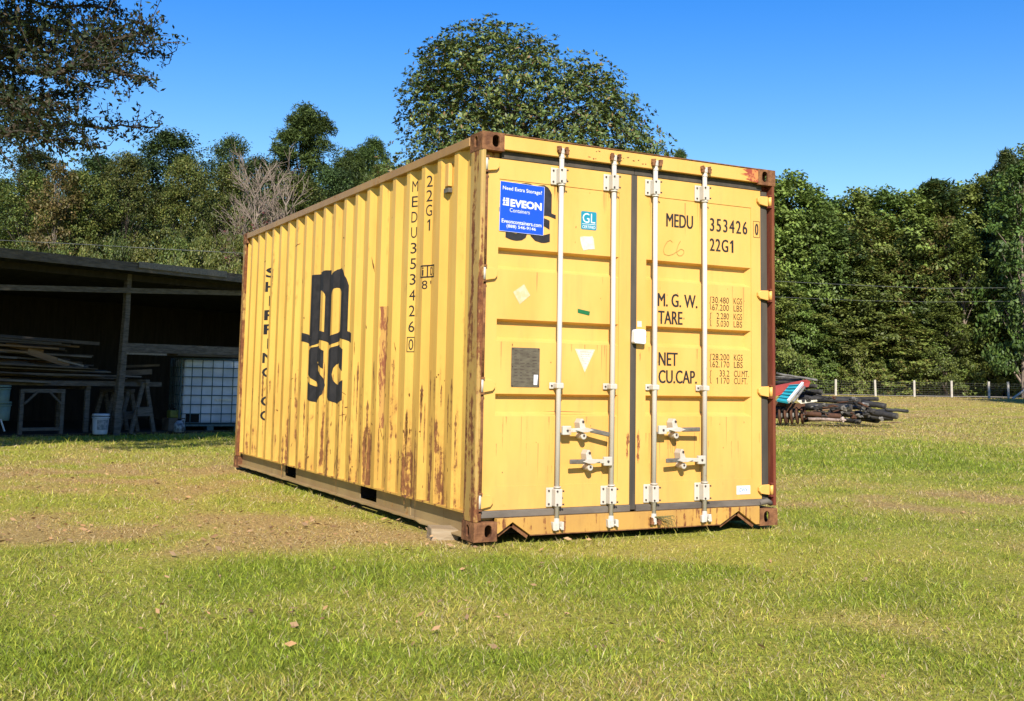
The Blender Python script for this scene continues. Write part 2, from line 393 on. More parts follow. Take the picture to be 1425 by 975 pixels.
# 2D shapes -> meshes
def flat(splines=None, text=None, bold=0.0, space=1.0, mono=False):
    cu = bpy.data.curves.new('c', 'FONT' if text else 'CURVE')
    cu.dimensions = '2D' if not text else cu.dimensions
    if text:
        cu.body = text; cu.offset = bold; cu.space_character = space; cu.resolution_u = 3
    else:
        cu.fill_mode = 'BOTH'
        for pts in splines:
            sp = cu.splines.new('POLY'); sp.points.add(len(pts) - 1); sp.use_cyclic_u = True
            for i, p in enumerate(pts): sp.points[i].co = (p[0], p[1], 0, 1)
    o = bpy.data.objects.new('c', cu); COL.objects.link(o)
    dg = bpy.context.evaluated_depsgraph_get(); dg.update()
    me = bpy.data.meshes.new_from_object(o.evaluated_get(dg))
    bpy.data.objects.remove(o); bpy.data.curves.remove(cu)
    v = np.array([p.co[:2] for p in me.vertices]); f = [tuple(p.vertices) for p in me.polygons]
    bpy.data.meshes.remove(me)
    return v, f
def fitbox(v, x0, x1, z0, z1, keepx=False):
    lo, hi = v.min(0), v.max(0); s = (np.array([x1, z1]) - np.array([x0, z0])) / np.maximum(hi - lo, 1e-6)
    return (v - lo) * s + np.array([x0, z0])
DY = .045                          # plane of the door frames
PY = .050                          # plane of the door panels
def decal(name, items, mat, y, parent, label=None):
    """items: list of (verts2d, faces) on the door plane"""
    mb = MB()
    offs = (0, .0026, -.0026) if (name == 'lettering' and mat is M['black']) else (0,)      # heavier strokes
    for k_, dx in enumerate(offs):
        for v, f in items:
            b = len(mb.v); mb.v += [(p[0] + dx, y - .0003 * k_, p[1]) for p in v]; mb.f += [tuple(b + i for i in q) for q in f]
    o = mb.build(name, mat, parent, label=label); return o
def T(s, x0, x1, z0, z1, bold=.0, space=1.0):
    v, f = flat(text=s, bold=bold, space=space); return fitbox(v, x0, x1, z0, z1), f
def ONE(x0, x1, z0, z1):
    w_ = (x1 - x0) * .45; return flat([[(x1 - w_, z0), (x1, z0), (x1, z1), (x1 - w_ * .8, z1), (x0, z1 - (z1 - z0) * .20), (x0, z1 - (z1 - z0) * .30), (x1 - w_, z1 - (z1 - z0) * .20)]])
def rect(x0, x1, z0, z1): return np.array([(x0, z0), (x1, z0), (x1, z1), (x0, z1)]), [(0, 1, 2, 3)]

# corrugated side
PITCH_, Y0 = .278, .426
def prof(y):
    t_ = (np.asarray(y, float) - Y0) % PITCH_     # 0 = far edge of an outer flat
    return np.interp(t_, [0, .068, .146, .216, .278], [.006, .042, .042, .006, .006])
ys_ = [.17]
k = -1
while True:
    for o_ in (0, .068, .146, .216):
        yy = Y0 + PITCH_ * k + o_
        if .17 < yy < 5.9: ys_.append(yy)
    k += 1
    if Y0 + PITCH_ * k > 6: break
ys_.append(5.9)
BREAKS = [y for y in ys_[1:-1]]
def corrugated(name, x, sgn, parent):
    me = MB(); zs = [.168, .5, .9, 1.3, 1.7, 2.1, 2.525]
    rows = []
    for z in zs:
        row = []
        for y in ys_:
            row.append(len(me.v)); me.v.append((x + sgn * float(prof(y)), y, z))
        rows.append(row)
    for a_, b_ in zip(rows, rows[1:]):
        for i in range(len(a_) - 1): me.f.append((a_[i], a_[i + 1], b_[i + 1], b_[i]))
    o = me.build(name, M['side'], parent)
    so = o.modifiers.new('s', 'SOLIDIFY'); so.thickness = .002; so.offset = 0
    return o
side = corrugated('side_panel', 0, 1, box)
corrugated('side_panel', WID, -1, box)
def side_decal(name, items, mat, lift=.0025, label=None):
    """items in (u=-y, z); wrapped on the corrugation"""
    bm = bmesh.new()
    for v, f in items:
        vs_ = [bm.verts.new((0, -p[0], p[1])) for p in v]
        for q in f:
            try: bm.faces.new([vs_[i] for i in q])
            except ValueError: pass
    for yb in BREAKS:
        bmesh.ops.bisect_plane(bm, geom=bm.verts[:] + bm.edges[:] + bm.faces[:], dist=1e-6, plane_co=(0, yb, 0), plane_no=(0, 1, 0))
    for v_ in bm.verts: v_.co.x = float(prof(v_.co.y)) - lift
    me = bpy.data.meshes.new(name); bm.to_mesh(me); bm.free(); me.materials.append(mat)
    o = bpy.data.objects.new(name, me); COL.objects.link(o); o.parent = side
    if label: o['label'] = label
    return o
# emblem: an m over a wave with s and c below, unit square
def arc(cx, cy, rx, ry, a0, a1, n=14): return [(cx + rx * math.cos(R_(a0 + (a1 - a0) * i / n)), cy + ry * math.sin(R_(a0 + (a1 - a0) * i / n))) for i in range(n + 1)]
def emblem():
    items = []
    m_out = [(.165, .50), (.165, .985), (.33, .985), (.335, .955)] + [(.39, .985), (.47, 1.0), (.55, .995), (.60, .965), (.625, .95), (.70, .985), (.79, 1.0), (.86, .965), (.905, .90), (.925, .85)]
    m_out += [(.925, .50), (.76, .50), (.76, .80)] + arc(.70, .80, .06, .05, 0, 180, 8)[1:] + [(.64, .50), (.475, .50), (.475, .80)] + arc(.41, .80, .065, .05, 0, 180, 8)[1:] + [(.345, .50)]
    items.append(flat([m_out]))
    wv = lambda x: .022 * math.sin((x - .02) * 2 * math.pi / .42 + 2.0)
    xs2 = np.linspace(0, 1, 40)
    items.append(flat([[(x, .515 + wv(x) + .004) for x in xs2] + [(x, .452 + wv(x)) for x in xs2[::-1]]]))
    # shift wave a hair so it does not share a plane fight with the m: it is the same ink, cut the m above it
    v, f = flat(text='s', bold=.035); items.append((fitbox(v, .13, .50, 0, .43), f))
    v, f = flat(text='c', bold=.045); items.append((fitbox(v, .535, .90, 0, .43), f))
    return items
def emb_at(u0, u1, z0, z1):
    out = []
    for v, f in emblem():
        out.append((np.stack([u0 + (u1 - u0) * v[:, 0], z0 + (z1 - z0) * v[:, 1]], 1), f))
    return out
it = emb_at(-3.73, -2.44, .775, 1.944)
side_decal('emblem', [it[0]], M['black'], .0025, 'large black letter m of the emblem on the corrugated side')
side_decal('emblem', [it[1], it[2], it[3]], M['black'], .0031, 'black wave and letters s and c under the m on the side')
# stacked lettering on the side
def stack(chars, yc, z0, pitch, wd, ht, bold=0):
    out = []
    for i, ch in enumerate(chars):
        if ch == ' ': continue
        wv_ = wd * (.35 if ch in '1I' else 1)
        zz = z0 - i * pitch
        if ch == '1': out.append(ONE(-yc - wv_ * .7, -yc + wv_ * .7, zz - ht / 2, zz + ht / 2)); continue
        v, f = flat(text=ch, bold=bold)
        out.append((fitbox(v, -yc - wv_ / 2, -yc + wv_ / 2, zz - ht / 2, zz + ht / 2), f))
    return out
side_decal('lettering', stack('MEDU353426', 1.152, 2.405, .1145, .050, .080) + stack('0', 1.152, 1.245, .1, .040, .080), M['black'])
ring = lambda y0, y1, z0, z1, t_: flat([[(-y0, z0), (-y1, z0), (-y1, z1), (-y0, z1)], [(-y0 + t_, z0 + t_), (-y1 - t_, z0 + t_), (-y1 - t_, z1 - t_), (-y0 + t_, z1 - t_)]])
side_decal('lettering_frame', [ring(1.187, 1.117, 1.19, 1.30, .006)], M['black'])
side_decal('lettering', stack('22G1', .880, 2.40, .105, .050, .082), M['black'])
side_decal('height_mark', [ring(.955, .80, 1.71, 1.80, .010), rect(-.885, -.875, 1.71, 1.80)] + stack('i', .92, 1.755, .1, .02, .06) + stack('D', .84, 1.755, .1, .035, .055) + stack('8', .90, 1.66, .1, .045, .062) + stack("'", .85, 1.675, .1, .01, .025), M['black'])
side_decal('lettering', stack('SHIPPING CO', 4.996, 2.075, .148, .17, .105, .02), M['black'])
side_decal('lettering', stack('MEDITERRANEAN', 5.228, 2.28, .135, .09, .09, .01), M['black'])
# small steel box hooked in a recess near the door post
mb = MB(); mb.box(.008, .038, .525, .585, 2.31, 2.47); o = mb.build('vent_cover', M['door'], box, bevel=.004)
mb = MB(); mb.box(.004, .036, .52, .59, 2.268, 2.298); mb.build('vent_base', M['zinc'], box)
# bent scratch lines and scars on the side
random.seed(5)
items = []
for i in range(120):
    y = random.uniform(.3, 5.6); z = random.uniform(.25, 1.25) if i < 100 else random.uniform(1.2, 2.3)
    yc = y; L = random.uniform(.01, .05) if random.random() < .8 else random.uniform(.05, .15); th = random.choice([random.gauss(90, 12), random.uniform(0, 180)])
    wd = random.uniform(.003, .008); c_, s_ = math.cos(R_(th)), math.sin(R_(th))
    pts = []
    for k_ in range(7):
        t_ = k_ / 6; ww = wd * math.sin(math.pi * (t_ * .9 + .05)) * random.uniform(.5, 1.3)
        pts.append((t_, ww))
    P1 = [(-yc + (t_ - .5) * L * c_ - ww * s_, z + (t_ - .5) * L * s_ + ww * c_) for t_, ww in pts]
    P2 = [(-yc + (t_ - .5) * L * c_ + ww * s_, z + (t_ - .5) * L * s_ - ww * c_) for t_, ww in reversed(pts)]
    items.append((np.array(P1 + P2), [tuple(range(14))]))
side_decal('rust_scar', items, plain('scar_rust', (.20, .09, .02), (.12, .05, .015), 30, .9), .0020)
# long rust run under the worn red stencil
def blotch(yc, z1, z0, wd, n=26):
    L_ = [(-yc + wd * (-.5 - .25 * random.random()) * (1 - .35 * i / n), z1 + (z0 - z1) * i / n) for i in range(n + 1)]
    R2 = [(-yc + wd * (.5 + .3 * (random.random() - .5)) * (1 - .5 * i / n), z1 + (z0 - z1) * i / n) for i in range(n, -1, -1)]
    return (np.array(L_ + R2), [tuple(range(len(L_ + R2)))])
def patchy(name, c, thr, sc, ms):
    """rust that shows only where the paint is gone: paint colour elsewhere"""
    m, t, nd, lk, bs = mat_new(name)
    tc = nd.new('ShaderNodeTexCoord').outputs['Object']
    f = maprange(nd, lk, noise(nd, lk, tc, sc, 9, .72, ms), thr, thr + .05)
    lk.new(mix(nd, lk, f, kc(c[0]), kc(c[1])), bs.inputs['Base Color']); bs.inputs['Roughness'].default_value = .8
    return m
pm = patchy('stencil_rust', ((.62, .34, .085), (.30, .10, .04)), .49, 16, (1, 1, .3))
side_decal('rust_run', [blotch(1.69, 1.55, .62, .085)], pm, .0018)
def tear(yc, z, h, wd):
    L_ = []; R2 = []
    for i in range(15):
        t_ = i / 14; q = (math.sin(math.pi * min(1, t_ * 1.8) ** .8) if t_ < .4 else 1 - (t_ - .4) / .6) * wd / 2
        q = max(q, .002) * random.uniform(.6, 1.3)
        L_.append((-yc - q, z - h * t_)); R2.append((-yc + q, z - h * t_))
    return (np.array(L_ + R2[::-1]), [tuple(range(30))])
items = []
for i in range(90):
    kk = random.randint(-1, 18); off_ = random.choice([.25, .18, .18, .10])
    yc = Y0 + kk * PITCH_ + off_ + random.uniform(-.02, .02)
    if not .28 < yc < 5.6: continue
    items.append(tear(yc, random.uniform(.4, 1.15), random.uniform(.08, .5), random.uniform(.008, .028)))
side_decal('rust_run', items, patchy('run_rust', ((.46, .24, .05), (.20, .085, .025)), .47, 30, (1, 1, .5)), .0015)

# rails along the side
for sx, x in ((1, 0), (-1, WID)):
    f = lambda a_: x + sx * a_
    mb = MB(); mb.box(min(f(-.006), f(.054)), max(f(-.006), f(.054)), .178, LEN - .178, 2.52, 2.580); mb.build('top_rail', M['rail'], box, bevel=.004)
    # bottom rail: web with two fork pockets, flanges
    web = [(.178, .03), (LEN - .178, .03), (LEN - .178, .166), (.178, .166)]
    pk = [[(1.80, .052), (2.16, .052), (2.16, .150), (1.80, .150)], [(3.89, .052), (4.25, .052), (4.25, .150), (3.89, .150)]]
    v, fc = flat([web] + pk)
    mb = MB(); b = 0
    mb.v = [(f(.052), p[0], p[1]) for p in v]; mb.f = list(fc)
    o = mb.build('bottom_rail', M['base'], box); so = o.modifiers.new('s', 'SOLIDIFY'); so.thickness = .005; so.offset = 0
    # flange with a dented edge
    mb = MB(); n_ = 60; rn = random.Random(3)
    prev = None
    for i in range(n_ + 1):
        y = .178 + (LEN - .356) * i / n_; dz = (rn.random() - .5) * .006 + (-.012 if y < .9 else 0) ; dx = (rn.random() - .5) * .006
        ring_ = [(f(.060), y, .026), (f(.002 + dx), y, .024 + dz), (f(.002 + dx), y, .033 + dz), (f(.060), y, .034)]
        b = len(mb.v); mb.v += ring_
        if prev is not None:
            for q in range(4): mb.f.append((prev + q, prev + (q + 1) % 4, b + (q + 1) % 4, b + q))
        prev = b
    mb.build('bottom_rail_flange', M['base'], box)
    mb = MB(); mb.box(min(f(.006), f(.062)), max(f(.006), f(.062)), .178, LEN - .178, .160, .172); mb.build('bottom_rail_flange', M['side'], box)
    # pocket tunnels
    for y0, y1 in ((1.80, 2.16), (3.89, 4.25)):
        if sx > 0:
            mb = MB(); c_ = .004
            mb.box(.058, WID - .058, y0 - c_, y0, .05, .152); mb.box(.058, WID - .058, y1, y1 + c_, .05, .152)
            mb.box(.058, WID - .058, y0, y1, .150, .154); mb.build('fork_pocket', M['dark'], box)
# weld scar on the lower rail
mb = MB(); mb.box(.044, .0505, 1.120, 1.134, .036, .158, jit=.001); mb.build('rail_joint', M['base'], box)
mb = MB(); mb.box(.0, .02, 1.105, 1.145, .160, .178, jit=.004); mb.build('rail_joint', M['rust'], box)
# roof, floor, rear wall
mb = MB()
xs3 = []; y = .12
while y < LEN - .15:
    for dy_, zz in ((0, 2.585), (.10, 2.585), (.12, 2.568), (.19, 2.568), (.21, 2.585)): xs3.append((y + dy_, zz))
    y += .23
xs3 = [p for p in xs3 if p[0] < LEN - .06]
for (a0, z0), (a1, z1) in zip(xs3, xs3[1:]):
    if a1 <= a0: continue
    mb.poly([(.05, a0, z0), (WID - .05, a0, z0), (WID - .05, a1, z1), (.05, a1, z1)])
mb.build('roof_panel', M['rail'], box)
mb = MB(); mb.box(.06, WID - .06, .13, LEN - .06, .156, .17); mb.build('floor', M['wood'], box)
mb = MB(); prev = None
for i in range(9):
    for dx_, yy in ((0, LEN - .02), (.09, LEN - .02), (.15, LEN - .055), (.22, LEN - .055)):
        x = .16 + i * .245 + dx_
        if x > 2.28: break
        b = len(mb.v); mb.v += [(x, yy, .15), (x, yy, 2.5)]
        if prev is not None: mb.f.append((prev, b, b + 1, prev + 1))
        prev = b
o = mb.build('rear_wall', M['side'], box)
mb = MB(); mb.box(.17, WID - .17, LEN - .06, LEN - .002, .03, .15); mb.box(.17, WID - .17, LEN - .06, LEN - .002, 2.49, 2.58); mb.build('rear_frame', M['rail'], box)
# rear posts, front posts
for x in (0, WID):
    s_ = 1 if x == 0 else -1
    mb = MB(); xa, xb = sorted((x + s_ * .002, x + s_ * .155)); mb.box(xa, xb, LEN - .10, LEN - .003, .12, 2.475); mb.build('corner_post', M['post'], box, bevel=.008)
# front left post: outer flange (side), rounded front channel
mb = MB()
mb.prism([(.002, .012), (.012, .002), (.032, .002), (.036, .010), (.036, .075), (.17, .075), (.17, .16), (.002, .16)], lambda a_, b_, d: (a_, b_, d), .120, 2.474)
mb.build('corner_post', M['post'], box, bevel=.003)
mb = MB()
mb.prism([(WID - a_, b_) for a_, b_ in [(.002, .012), (.010, .002), (.026, .002), (.030, .010), (.030, .075), (.17, .075), (.17, .16), (.002, .16)]], lambda a_, b_, d: (a_, b_, d), .138, 2.474)
mb.build('corner_post', M['redox'], box, bevel=.003)
# J bars beside the hinges, rusty
mb = MB()
for z0, z1 in ((.30, .905), (1.02, 1.62), (1.73, 2.325), (.125, .185)): mb.tube([(.052, .030, z0), (.052, .030, z1)], .011, 10)
mb.build('hinge_bar', M['rust'], box, smooth=True)
# corner castings with oval holes
def casting(x, y, z, sx, sy, top, mat):
    a_, b_, h = .162, .178, .118
    def oval(cx, cz, w_, hh, n=10):
        r = w_ / 2; return [(cx + r * math.cos(R_(t_)), cz + (hh / 2 - r) + r * math.sin(R_(t_))) for t_ in np.linspace(0, 180, n)] + [(cx + r * math.cos(R_(t_)), cz - (hh / 2 - r) + r * math.sin(R_(t_))) for t_ in np.linspace(180, 360, n)]
    mb = MB()
    def plate(outer, hole, fn, th):
        v, fc = flat([outer, hole])
        n_ = len(v); b = len(mb.v)
        mb.v += [tuple(fn(p[0], p[1], 0)) for p in v] + [tuple(fn(p[0], p[1], th)) for p in v]
        mb.f += [tuple(b + i for i in q) for q in fc] + [tuple(b + n_ + i for i in reversed(q)) for q in fc]
        ec = {}
        for q in fc:
            for i in range(len(q)):
                e_ = (q[i], q[(i + 1) % len(q)]); ec.setdefault(tuple(sorted(e_)), []).append(e_)
        for k_, l in ec.items():
            if len(l) == 1: p_, q_ = l[0]; mb.f.append((b + q_, b + p_, b + n_ + p_, b + n_ + q_))
    O = lambda a0, b0, c0: (x + sx * a0, y + sy * b0, z + c0)
    R4 = lambda w_: [(0, 0), (w_, 0), (w_, h), (0, h)]
    plate(R4(a_), oval(.100 if True else 0, h / 2 + .003, .052, .080), lambda p, q, d: O(p, d, q), .016)          # end face
    plate([(.0162, .0002), (b_, .0002), (b_, h - .0002), (.0162, h - .0002)], oval(.092, h / 2 + .003, .045, .074), lambda p, q, d: O(.0002 + d, p, q), .014)
    for zz in (0.0004, h - .0124): mb.box(*sorted((x + sx * .0145, x + sx * a_)), *sorted((y + sy * .0165, y + sy * b_)), z + zz, z + zz + .012)
    mb.box(*sorted((x + sx * (a_ - .012), x + sx * (a_ - .0005))), *sorted((y + sy * .0166, y + sy * (b_ - .013))), z + .0126, z + h - .0126)
    mb.box(*sorted((x + sx * .0145, x + sx * (a_ - .001))), *sorted((y + sy * (b_ - .012), y + sy * (b_ - .0003))), z + .0127, z + h - .0127)
    return mb.build('corner_casting', mat, box)
for x, sx in ((0, 1), (WID, -1)):
    for y, sy in ((0, 1), (LEN, -1)):
        for z in (0, HGT - .118):
            casting(x, y, z, sx, sy, z > 1, M['rust'])
# header and sill
mb = MB(); mb.box(.1625, WID - .1625, .003, .09, 2.486, 2.582); mb.build('door_header', M['header'], box, bevel=.004)
mb = MB(); mb.box(.1625, WID - .1625, -.003, .12, 2.5825, 2.589); mb.build('header_cap', M['rust'], box)
sill = [(.1625, .046), (.172, .046), (.274, .112), (.40, .028), (1.925, .026), (2.085, .112), (2.24, .012), (2.2755, .012), (2.2755, .138), (.1625, .138)]
mb = MB(); mb.prism(sill, lambda a_, b_, d: (a_, d, b_), .004, .045); mb.build('door_sill', M['sill'], box, bevel=.002)
mb = MB(); 
for (a0, b0), (a1, b1) in zip(sill[1:7], sill[2:7]): mb.beam((a0, .03, b0 - .002), (a1, .03, b1 - .002), .05, .006, up=(1, 0, 0.001) if abs(b1 - b0) < .01 else (0, 1, 0))
mb.build('sill_edge', M['rust'], box)
mb = MB(); mb.box(.16, 2.27, .10, .12, .03, .15); mb.build('sill_back', M['dark'], box)

# doors
def door(x0, x1, gx0, gx1, name, flip):
    d = MB(); z0, z1 = .185, 2.432
    gr = [(.915), (1.392), (1.853)]
    # frame ring (proud) with the panel set in
    v, fc = flat([[(x0, z0), (x1, z0), (x1, z1), (x0, z1)], [(gx0 - .002, .332), (gx1 + .002, .332), (gx1 + .002, 2.30), (gx0 - .002, 2.30)]])
    n_ = len(v); b = len(d.v)
    d.v += [(p[0], DY, p[1]) for p in v]; d.f += [tuple(b + i for i in q) for q in fc]
    # outer returns
    for p, q in (((x0, z0), (x1, z0)), ((x1, z0), (x1, z1)), ((x1, z1), (x0, z1)), ((x0, z1), (x0, z0))):
        d.poly([(p[0], DY, p[1]), (q[0], DY, q[1]), (q[0], DY + .05, q[1]), (p[0], DY + .05, p[1])])
    ix0, ix1, iz0, iz1 = gx0 - .002, gx1 + .002, .332, 2.30
    for p, q in (((ix0, iz0), (ix1, iz0)), ((ix1, iz0), (ix1, iz1)), ((ix1, iz1), (ix0, iz1)), ((ix0, iz1), (ix0, iz0))):
        d.poly([(p[0], DY, p[1]), (q[0], DY, q[1]), (q[0], PY, q[1]), (p[0], PY, p[1])])
    # panel: bands between grooves
    lev = [iz0] + sum([[g_ - .143, g_] for g_ in gr], []) + [iz1]
    for i in range(0, len(lev), 2):
        d.poly([(ix0, PY, lev[i]), (ix1, PY, lev[i]), (ix1, PY, lev[i + 1]), (ix0, PY, lev[i + 1])])
    dp = .046
    for g_ in gr:
        t0, t1, b1, b0 = g_, g_ - .016, g_ - .116, g_ - .143
        l0, l1, r1, r0 = ix0, ix0 + .014, ix1 - .03, ix1
        Q = lambda xx, zz, dd: (xx, PY + dd, zz)
        d.poly([Q(l0, t0, 0), Q(r0, t0, 0), Q(r1, t1, dp), Q(l1, t1, dp)])
        d.poly([Q(l1, t1, dp), Q(r1, t1, dp), Q(r1, b1, dp), Q(l1, b1, dp)])
        d.poly([Q(l1, b1, dp), Q(r1, b1, dp), Q(r0, b0, 0), Q(l0, b0, 0)])
        d.poly([Q(l0, b0, 0), Q(l1, b1, dp), Q(l1, t1, dp), Q(l0, t0, 0)])
        d.poly([Q(r0, b0, 0), Q(r0, t0, 0), Q(r1, t1, dp), Q(r1, b1, dp)])
    bm_ = d.build(name, M['door'], box)
    return bm_
ld = door(.070, 1.180, .155, 1.083, 'door', 0); rd = door(1.230, 2.330, 1.311, 2.240, 'door', 1)
ld['label'] = 'left door leaf with the blue sticker'; rd['label'] = 'right door leaf with the black lettering'
mb = MB(); mb.box(.04, 2.41, .097, .10, .14, 2.48); mb.build('door_backing', M['dark'], box)
def gasket(pts, wd, y, mat, parent):
    mb = MB(); 
    for p, q in zip(pts, pts[1:]): 
        mb.beam((p[0], y, p[1]), (q[0], y, q[1]), .012, wd, up=(1, 0, 0) if abs(p[0] - q[0]) < abs(p[1] - q[1]) else (0, 0, 1))
    return mb.build('door_gasket_or_dark_gap', mat, parent, bevel=.003)
def gbox(x0, x1, z0, z1, mat, parent, y=.040):
    mb = MB(); mb.box(x0, x1, y, y + .03, z0, z1); mb.box(x0, x1, y + .03, y + .055, z0 + .001, z1 - .001)
    return mb.build('door_gasket_or_dark_gap', mat, parent, bevel=.004)
gbox(.165, 1.204, 2.434, 2.484, M['gasket'], ld); gbox(1.206, 2.34, 2.434, 2.484, M['gasket'], rd)
gbox(.060, 1.180, .140, .183, M['gasket_dusty'], ld, .030); gbox(1.229, 2.33, .140, .183, M['gasket_dusty'], rd, .030)
gbox(1.1805, 1.2275, .150, 2.433, M['gasket'], rd, .041)
gbox(2.331, 2.400, .150, 2.433, M['gasket'], rd, .052)
gbox(.045, .069, .150, 2.47, M['dark'], ld, .06)  # near-black strip paints the shade in the gap beside the left post
# end flap of the lower seal
mb = MB(); mb.tube([(2.30, .036, .155), (2.37, .034, .168), (2.41, .036, .15)], [.018, .022, .02], 8); mb.build('seal_end', M['gasket_dusty'], rd, smooth=True)
# hinges
def hinge(z0, z1, left, parent, mat):
    zc, h = (z0 + z1) / 2, (z1 - z0)
    X_ = (lambda a_: a_) if left else (lambda a_: WID + .012 - a_ * 1.12)
    mb = MB()
    mb.prism([(X_(.056), z0), (X_(.125), z0 + h * .15), (X_(.142), zc - h * .1), (X_(.142), zc + h * .25), (X_(.115), z1 - h * .04), (X_(.056), z1)], lambda a_, b_, d: (a_, d, b_), .022, .044)
    o = mb.build('hinge_blade', mat, parent, bevel=.004)
    mb = MB(); mb.tube([(X_(.042), .022, z0 + .004), (X_(.042), .022, z1 - .004)], .014, 12); mb.build('hinge_pin', M['white'] if left else mat, parent, smooth=True)
    mb = MB(); mb.box(*sorted((X_(.026), X_(.058))), .004, .04, z1 - .001, z1 + .012); mb.box(*sorted((X_(.026), X_(.058))), .004, .04, z0 - .012, z0 + .001); mb.build('hinge_lug', M['rust'] if left else M['redox'], parent, bevel=.002)
for a_, b_ in ((2.340, 2.425), (1.632, 1.718), (.920, 1.006), (.197, .288)): hinge(a_, b_, True, ld, M['door'])
for a_, b_ in ((2.319, 2.394), (1.62, 1.694), (.914, .992), (.211, .287)): hinge(a_, b_, False, rd, M['door'])
# lock rods with brackets, cams, handles
def hexbolt(mb, x, z, y, r=.008): mb.tube([(x, y, z), (x, y - .006, z)], r, 6)
def lock_rod(x, name, hand, seedv):
    rn = random.Random(seedv); ry = .004
    mb = MB(); mb.tube([(x - .003, ry, .105), (x, ry, 1.2), (x - .001, ry, 2.475)], .0165, 14); rod = mb.build('lock_rod', M['white'], box, smooth=True)
    # housings
    for z0, z1, big in ((2.300, 2.415, 1), (.192, .316, 1), (.950, .992, 0)):
        mb = MB(); w0, w1 = (-.064, .038) if big else (-.052, .052)
        mb.box(x + w0, x + w1, .034, .0445, z0, z1); mb.box(x - .025, x + .028, -.016, .034, z0 + (.006 if big else .004), z1 - (.006 if big else .004))
        mb.build('rod_bracket', M['white'], rod, bevel=.005)
        mb = MB()
        for bx_ in ((w0 + .017, -.012, w1 - .006) if big else (w0 + .015, w1 - .015)):
            for bz in ((z0 + .02, z1 - .02) if big else ((z0 + z1) / 2,)): hexbolt(mb, x + bx_, bz, -.0165 if (big and abs(bx_ + .012) < .01 or big and bx_ > 0) else .0335, .0065)
        mb.build('bolt', M['bolt'], rod)
        if big:
            zz = z0 - .008 if z0 > 1 else z1
            mb = MB(); mb.tube([(x, ry, zz), (x, ry, zz + .009)], .024, 14); mb.build('rod_collar', M['white'], rod, smooth=True)
    # cams and keepers
    mb = MB(); mb.tube([(x, ry, 2.475), (x, ry, 2.515)], [.021, .014], 10); mb.box(x - .012, x + .012, -.014, .012, 2.505, 2.545, jit=.003); mb.build('cam', M['white'], rod, bevel=.004)
    for sx in (-1, 1):
        mb = MB(); mb.box(x + sx * .030 - .011, x + sx * .030 + .011, -.022, .0035, 2.505, 2.552, jit=.005); mb.tube([(x + sx * .012, -.012, 2.538), (x + sx * .045, -.014, 2.528)], .009, 8)
        mb.build('keeper', M['rust'], rod, bevel=.003)
    mb = MB(); mb.tube([(x - .003, ry, .125), (x - .003, ry, .085)], [.018, .023], 10); mb.box(x - .014, x + .008, -.018, .01, .050, .090, jit=.003); mb.build('cam', M['white'], rod, bevel=.004)
    for sx in (-1, 1):
        mb = MB(); mb.box(x + sx * .030 - .012, x + sx * .030 + .010, -.026, .0035, .052, .100, jit=.005); mb.tube([(x + sx * .012, -.014, .062), (x + sx * .040, -.016, .070)], .008, 8)
        mb.build('keeper', M['white' if seedv != 3 else 'rust'], rod, bevel=.003)
    # handle
    hx, hzv, s, tipx, tipz, cx = hand       # hub z, direction, tip, catch x
    mb = MB()
    mb.box(*sorted((x + s * .016, x + s * .080)), -.030, -.006, hzv - .028, hzv + .030); mb.build('handle_hub', M['white'], rod, bevel=.004)
    mb = MB(); hexbolt(mb, x + s * .050, hzv, -.030, .008); mb.build('bolt', M['bolt'], rod)
    mb = MB(); mid = (cx, -.030, hzv + .010)
    mb.beam((x + s * .075, -.020, hzv), (cx - s * .035, -.028, hzv + .004), .026, .012, up=(0, 1, 0))
    mb.prism([(cx - .07, hzv + .002), (cx - .02, hzv + .018), (cx + .02, hzv + .018), (cx + .07, hzv + .002), (cx + .02, hzv - .012), (cx - .02, hzv - .012)], lambda a_, b_, d: (a_, d, b_), -.042, -.012)
    mb.build('handle_arm', M['white'], rod, bevel=.003)
    mb = MB(); mb.beam((cx + s * .045, -.030, hzv + .002), (tipx, -.036, tipz), .030, .012, up=(0, 1, 0)); mb.build('handle_grip', M['zinc'], rod, bevel=.005)
    # catch plate with the hasp
    mb = MB()
    mb.prism([(cx - .016, hzv + .008), (cx - .022, hzv + .05), (cx - .008, hzv + .076), (cx + .008, hzv + .076), (cx + .022, hzv + .03), (cx + .03, hzv + .012)], lambda a_, b_, d: (a_ - .01, d, b_), -.020, .0475)
    mb.tube([(cx, -.025, hzv - .038), (cx, .0475, hzv - .038)], .021, 14)
    mb.build('handle_catch', M['white'], rod, bevel=.003)
    mb = MB(); mb.tube([(cx - .004, -.023, hzv + .056), (cx - .004, -.019, hzv + .056)], .009, 10); mb.tube([(cx, -.028, hzv - .034), (cx, -.0255, hzv - .034)], .008, 8); mb.build('hasp_hole', M['bolt'], rod)
    return rod
lock_rod(.596, 'a', (0, .683, 1, .965, .655, .775), 1)
lock_rod(1.012, 'b', (0, .480, -1, .662, .484, .828), 2)
lock_rod(1.356, 'c', (0, .683, 1, 1.712, .687, 1.520), 3)
lock_rod(1.785, 'd', (0, .476, -1, 1.425, .477, 1.585), 4)

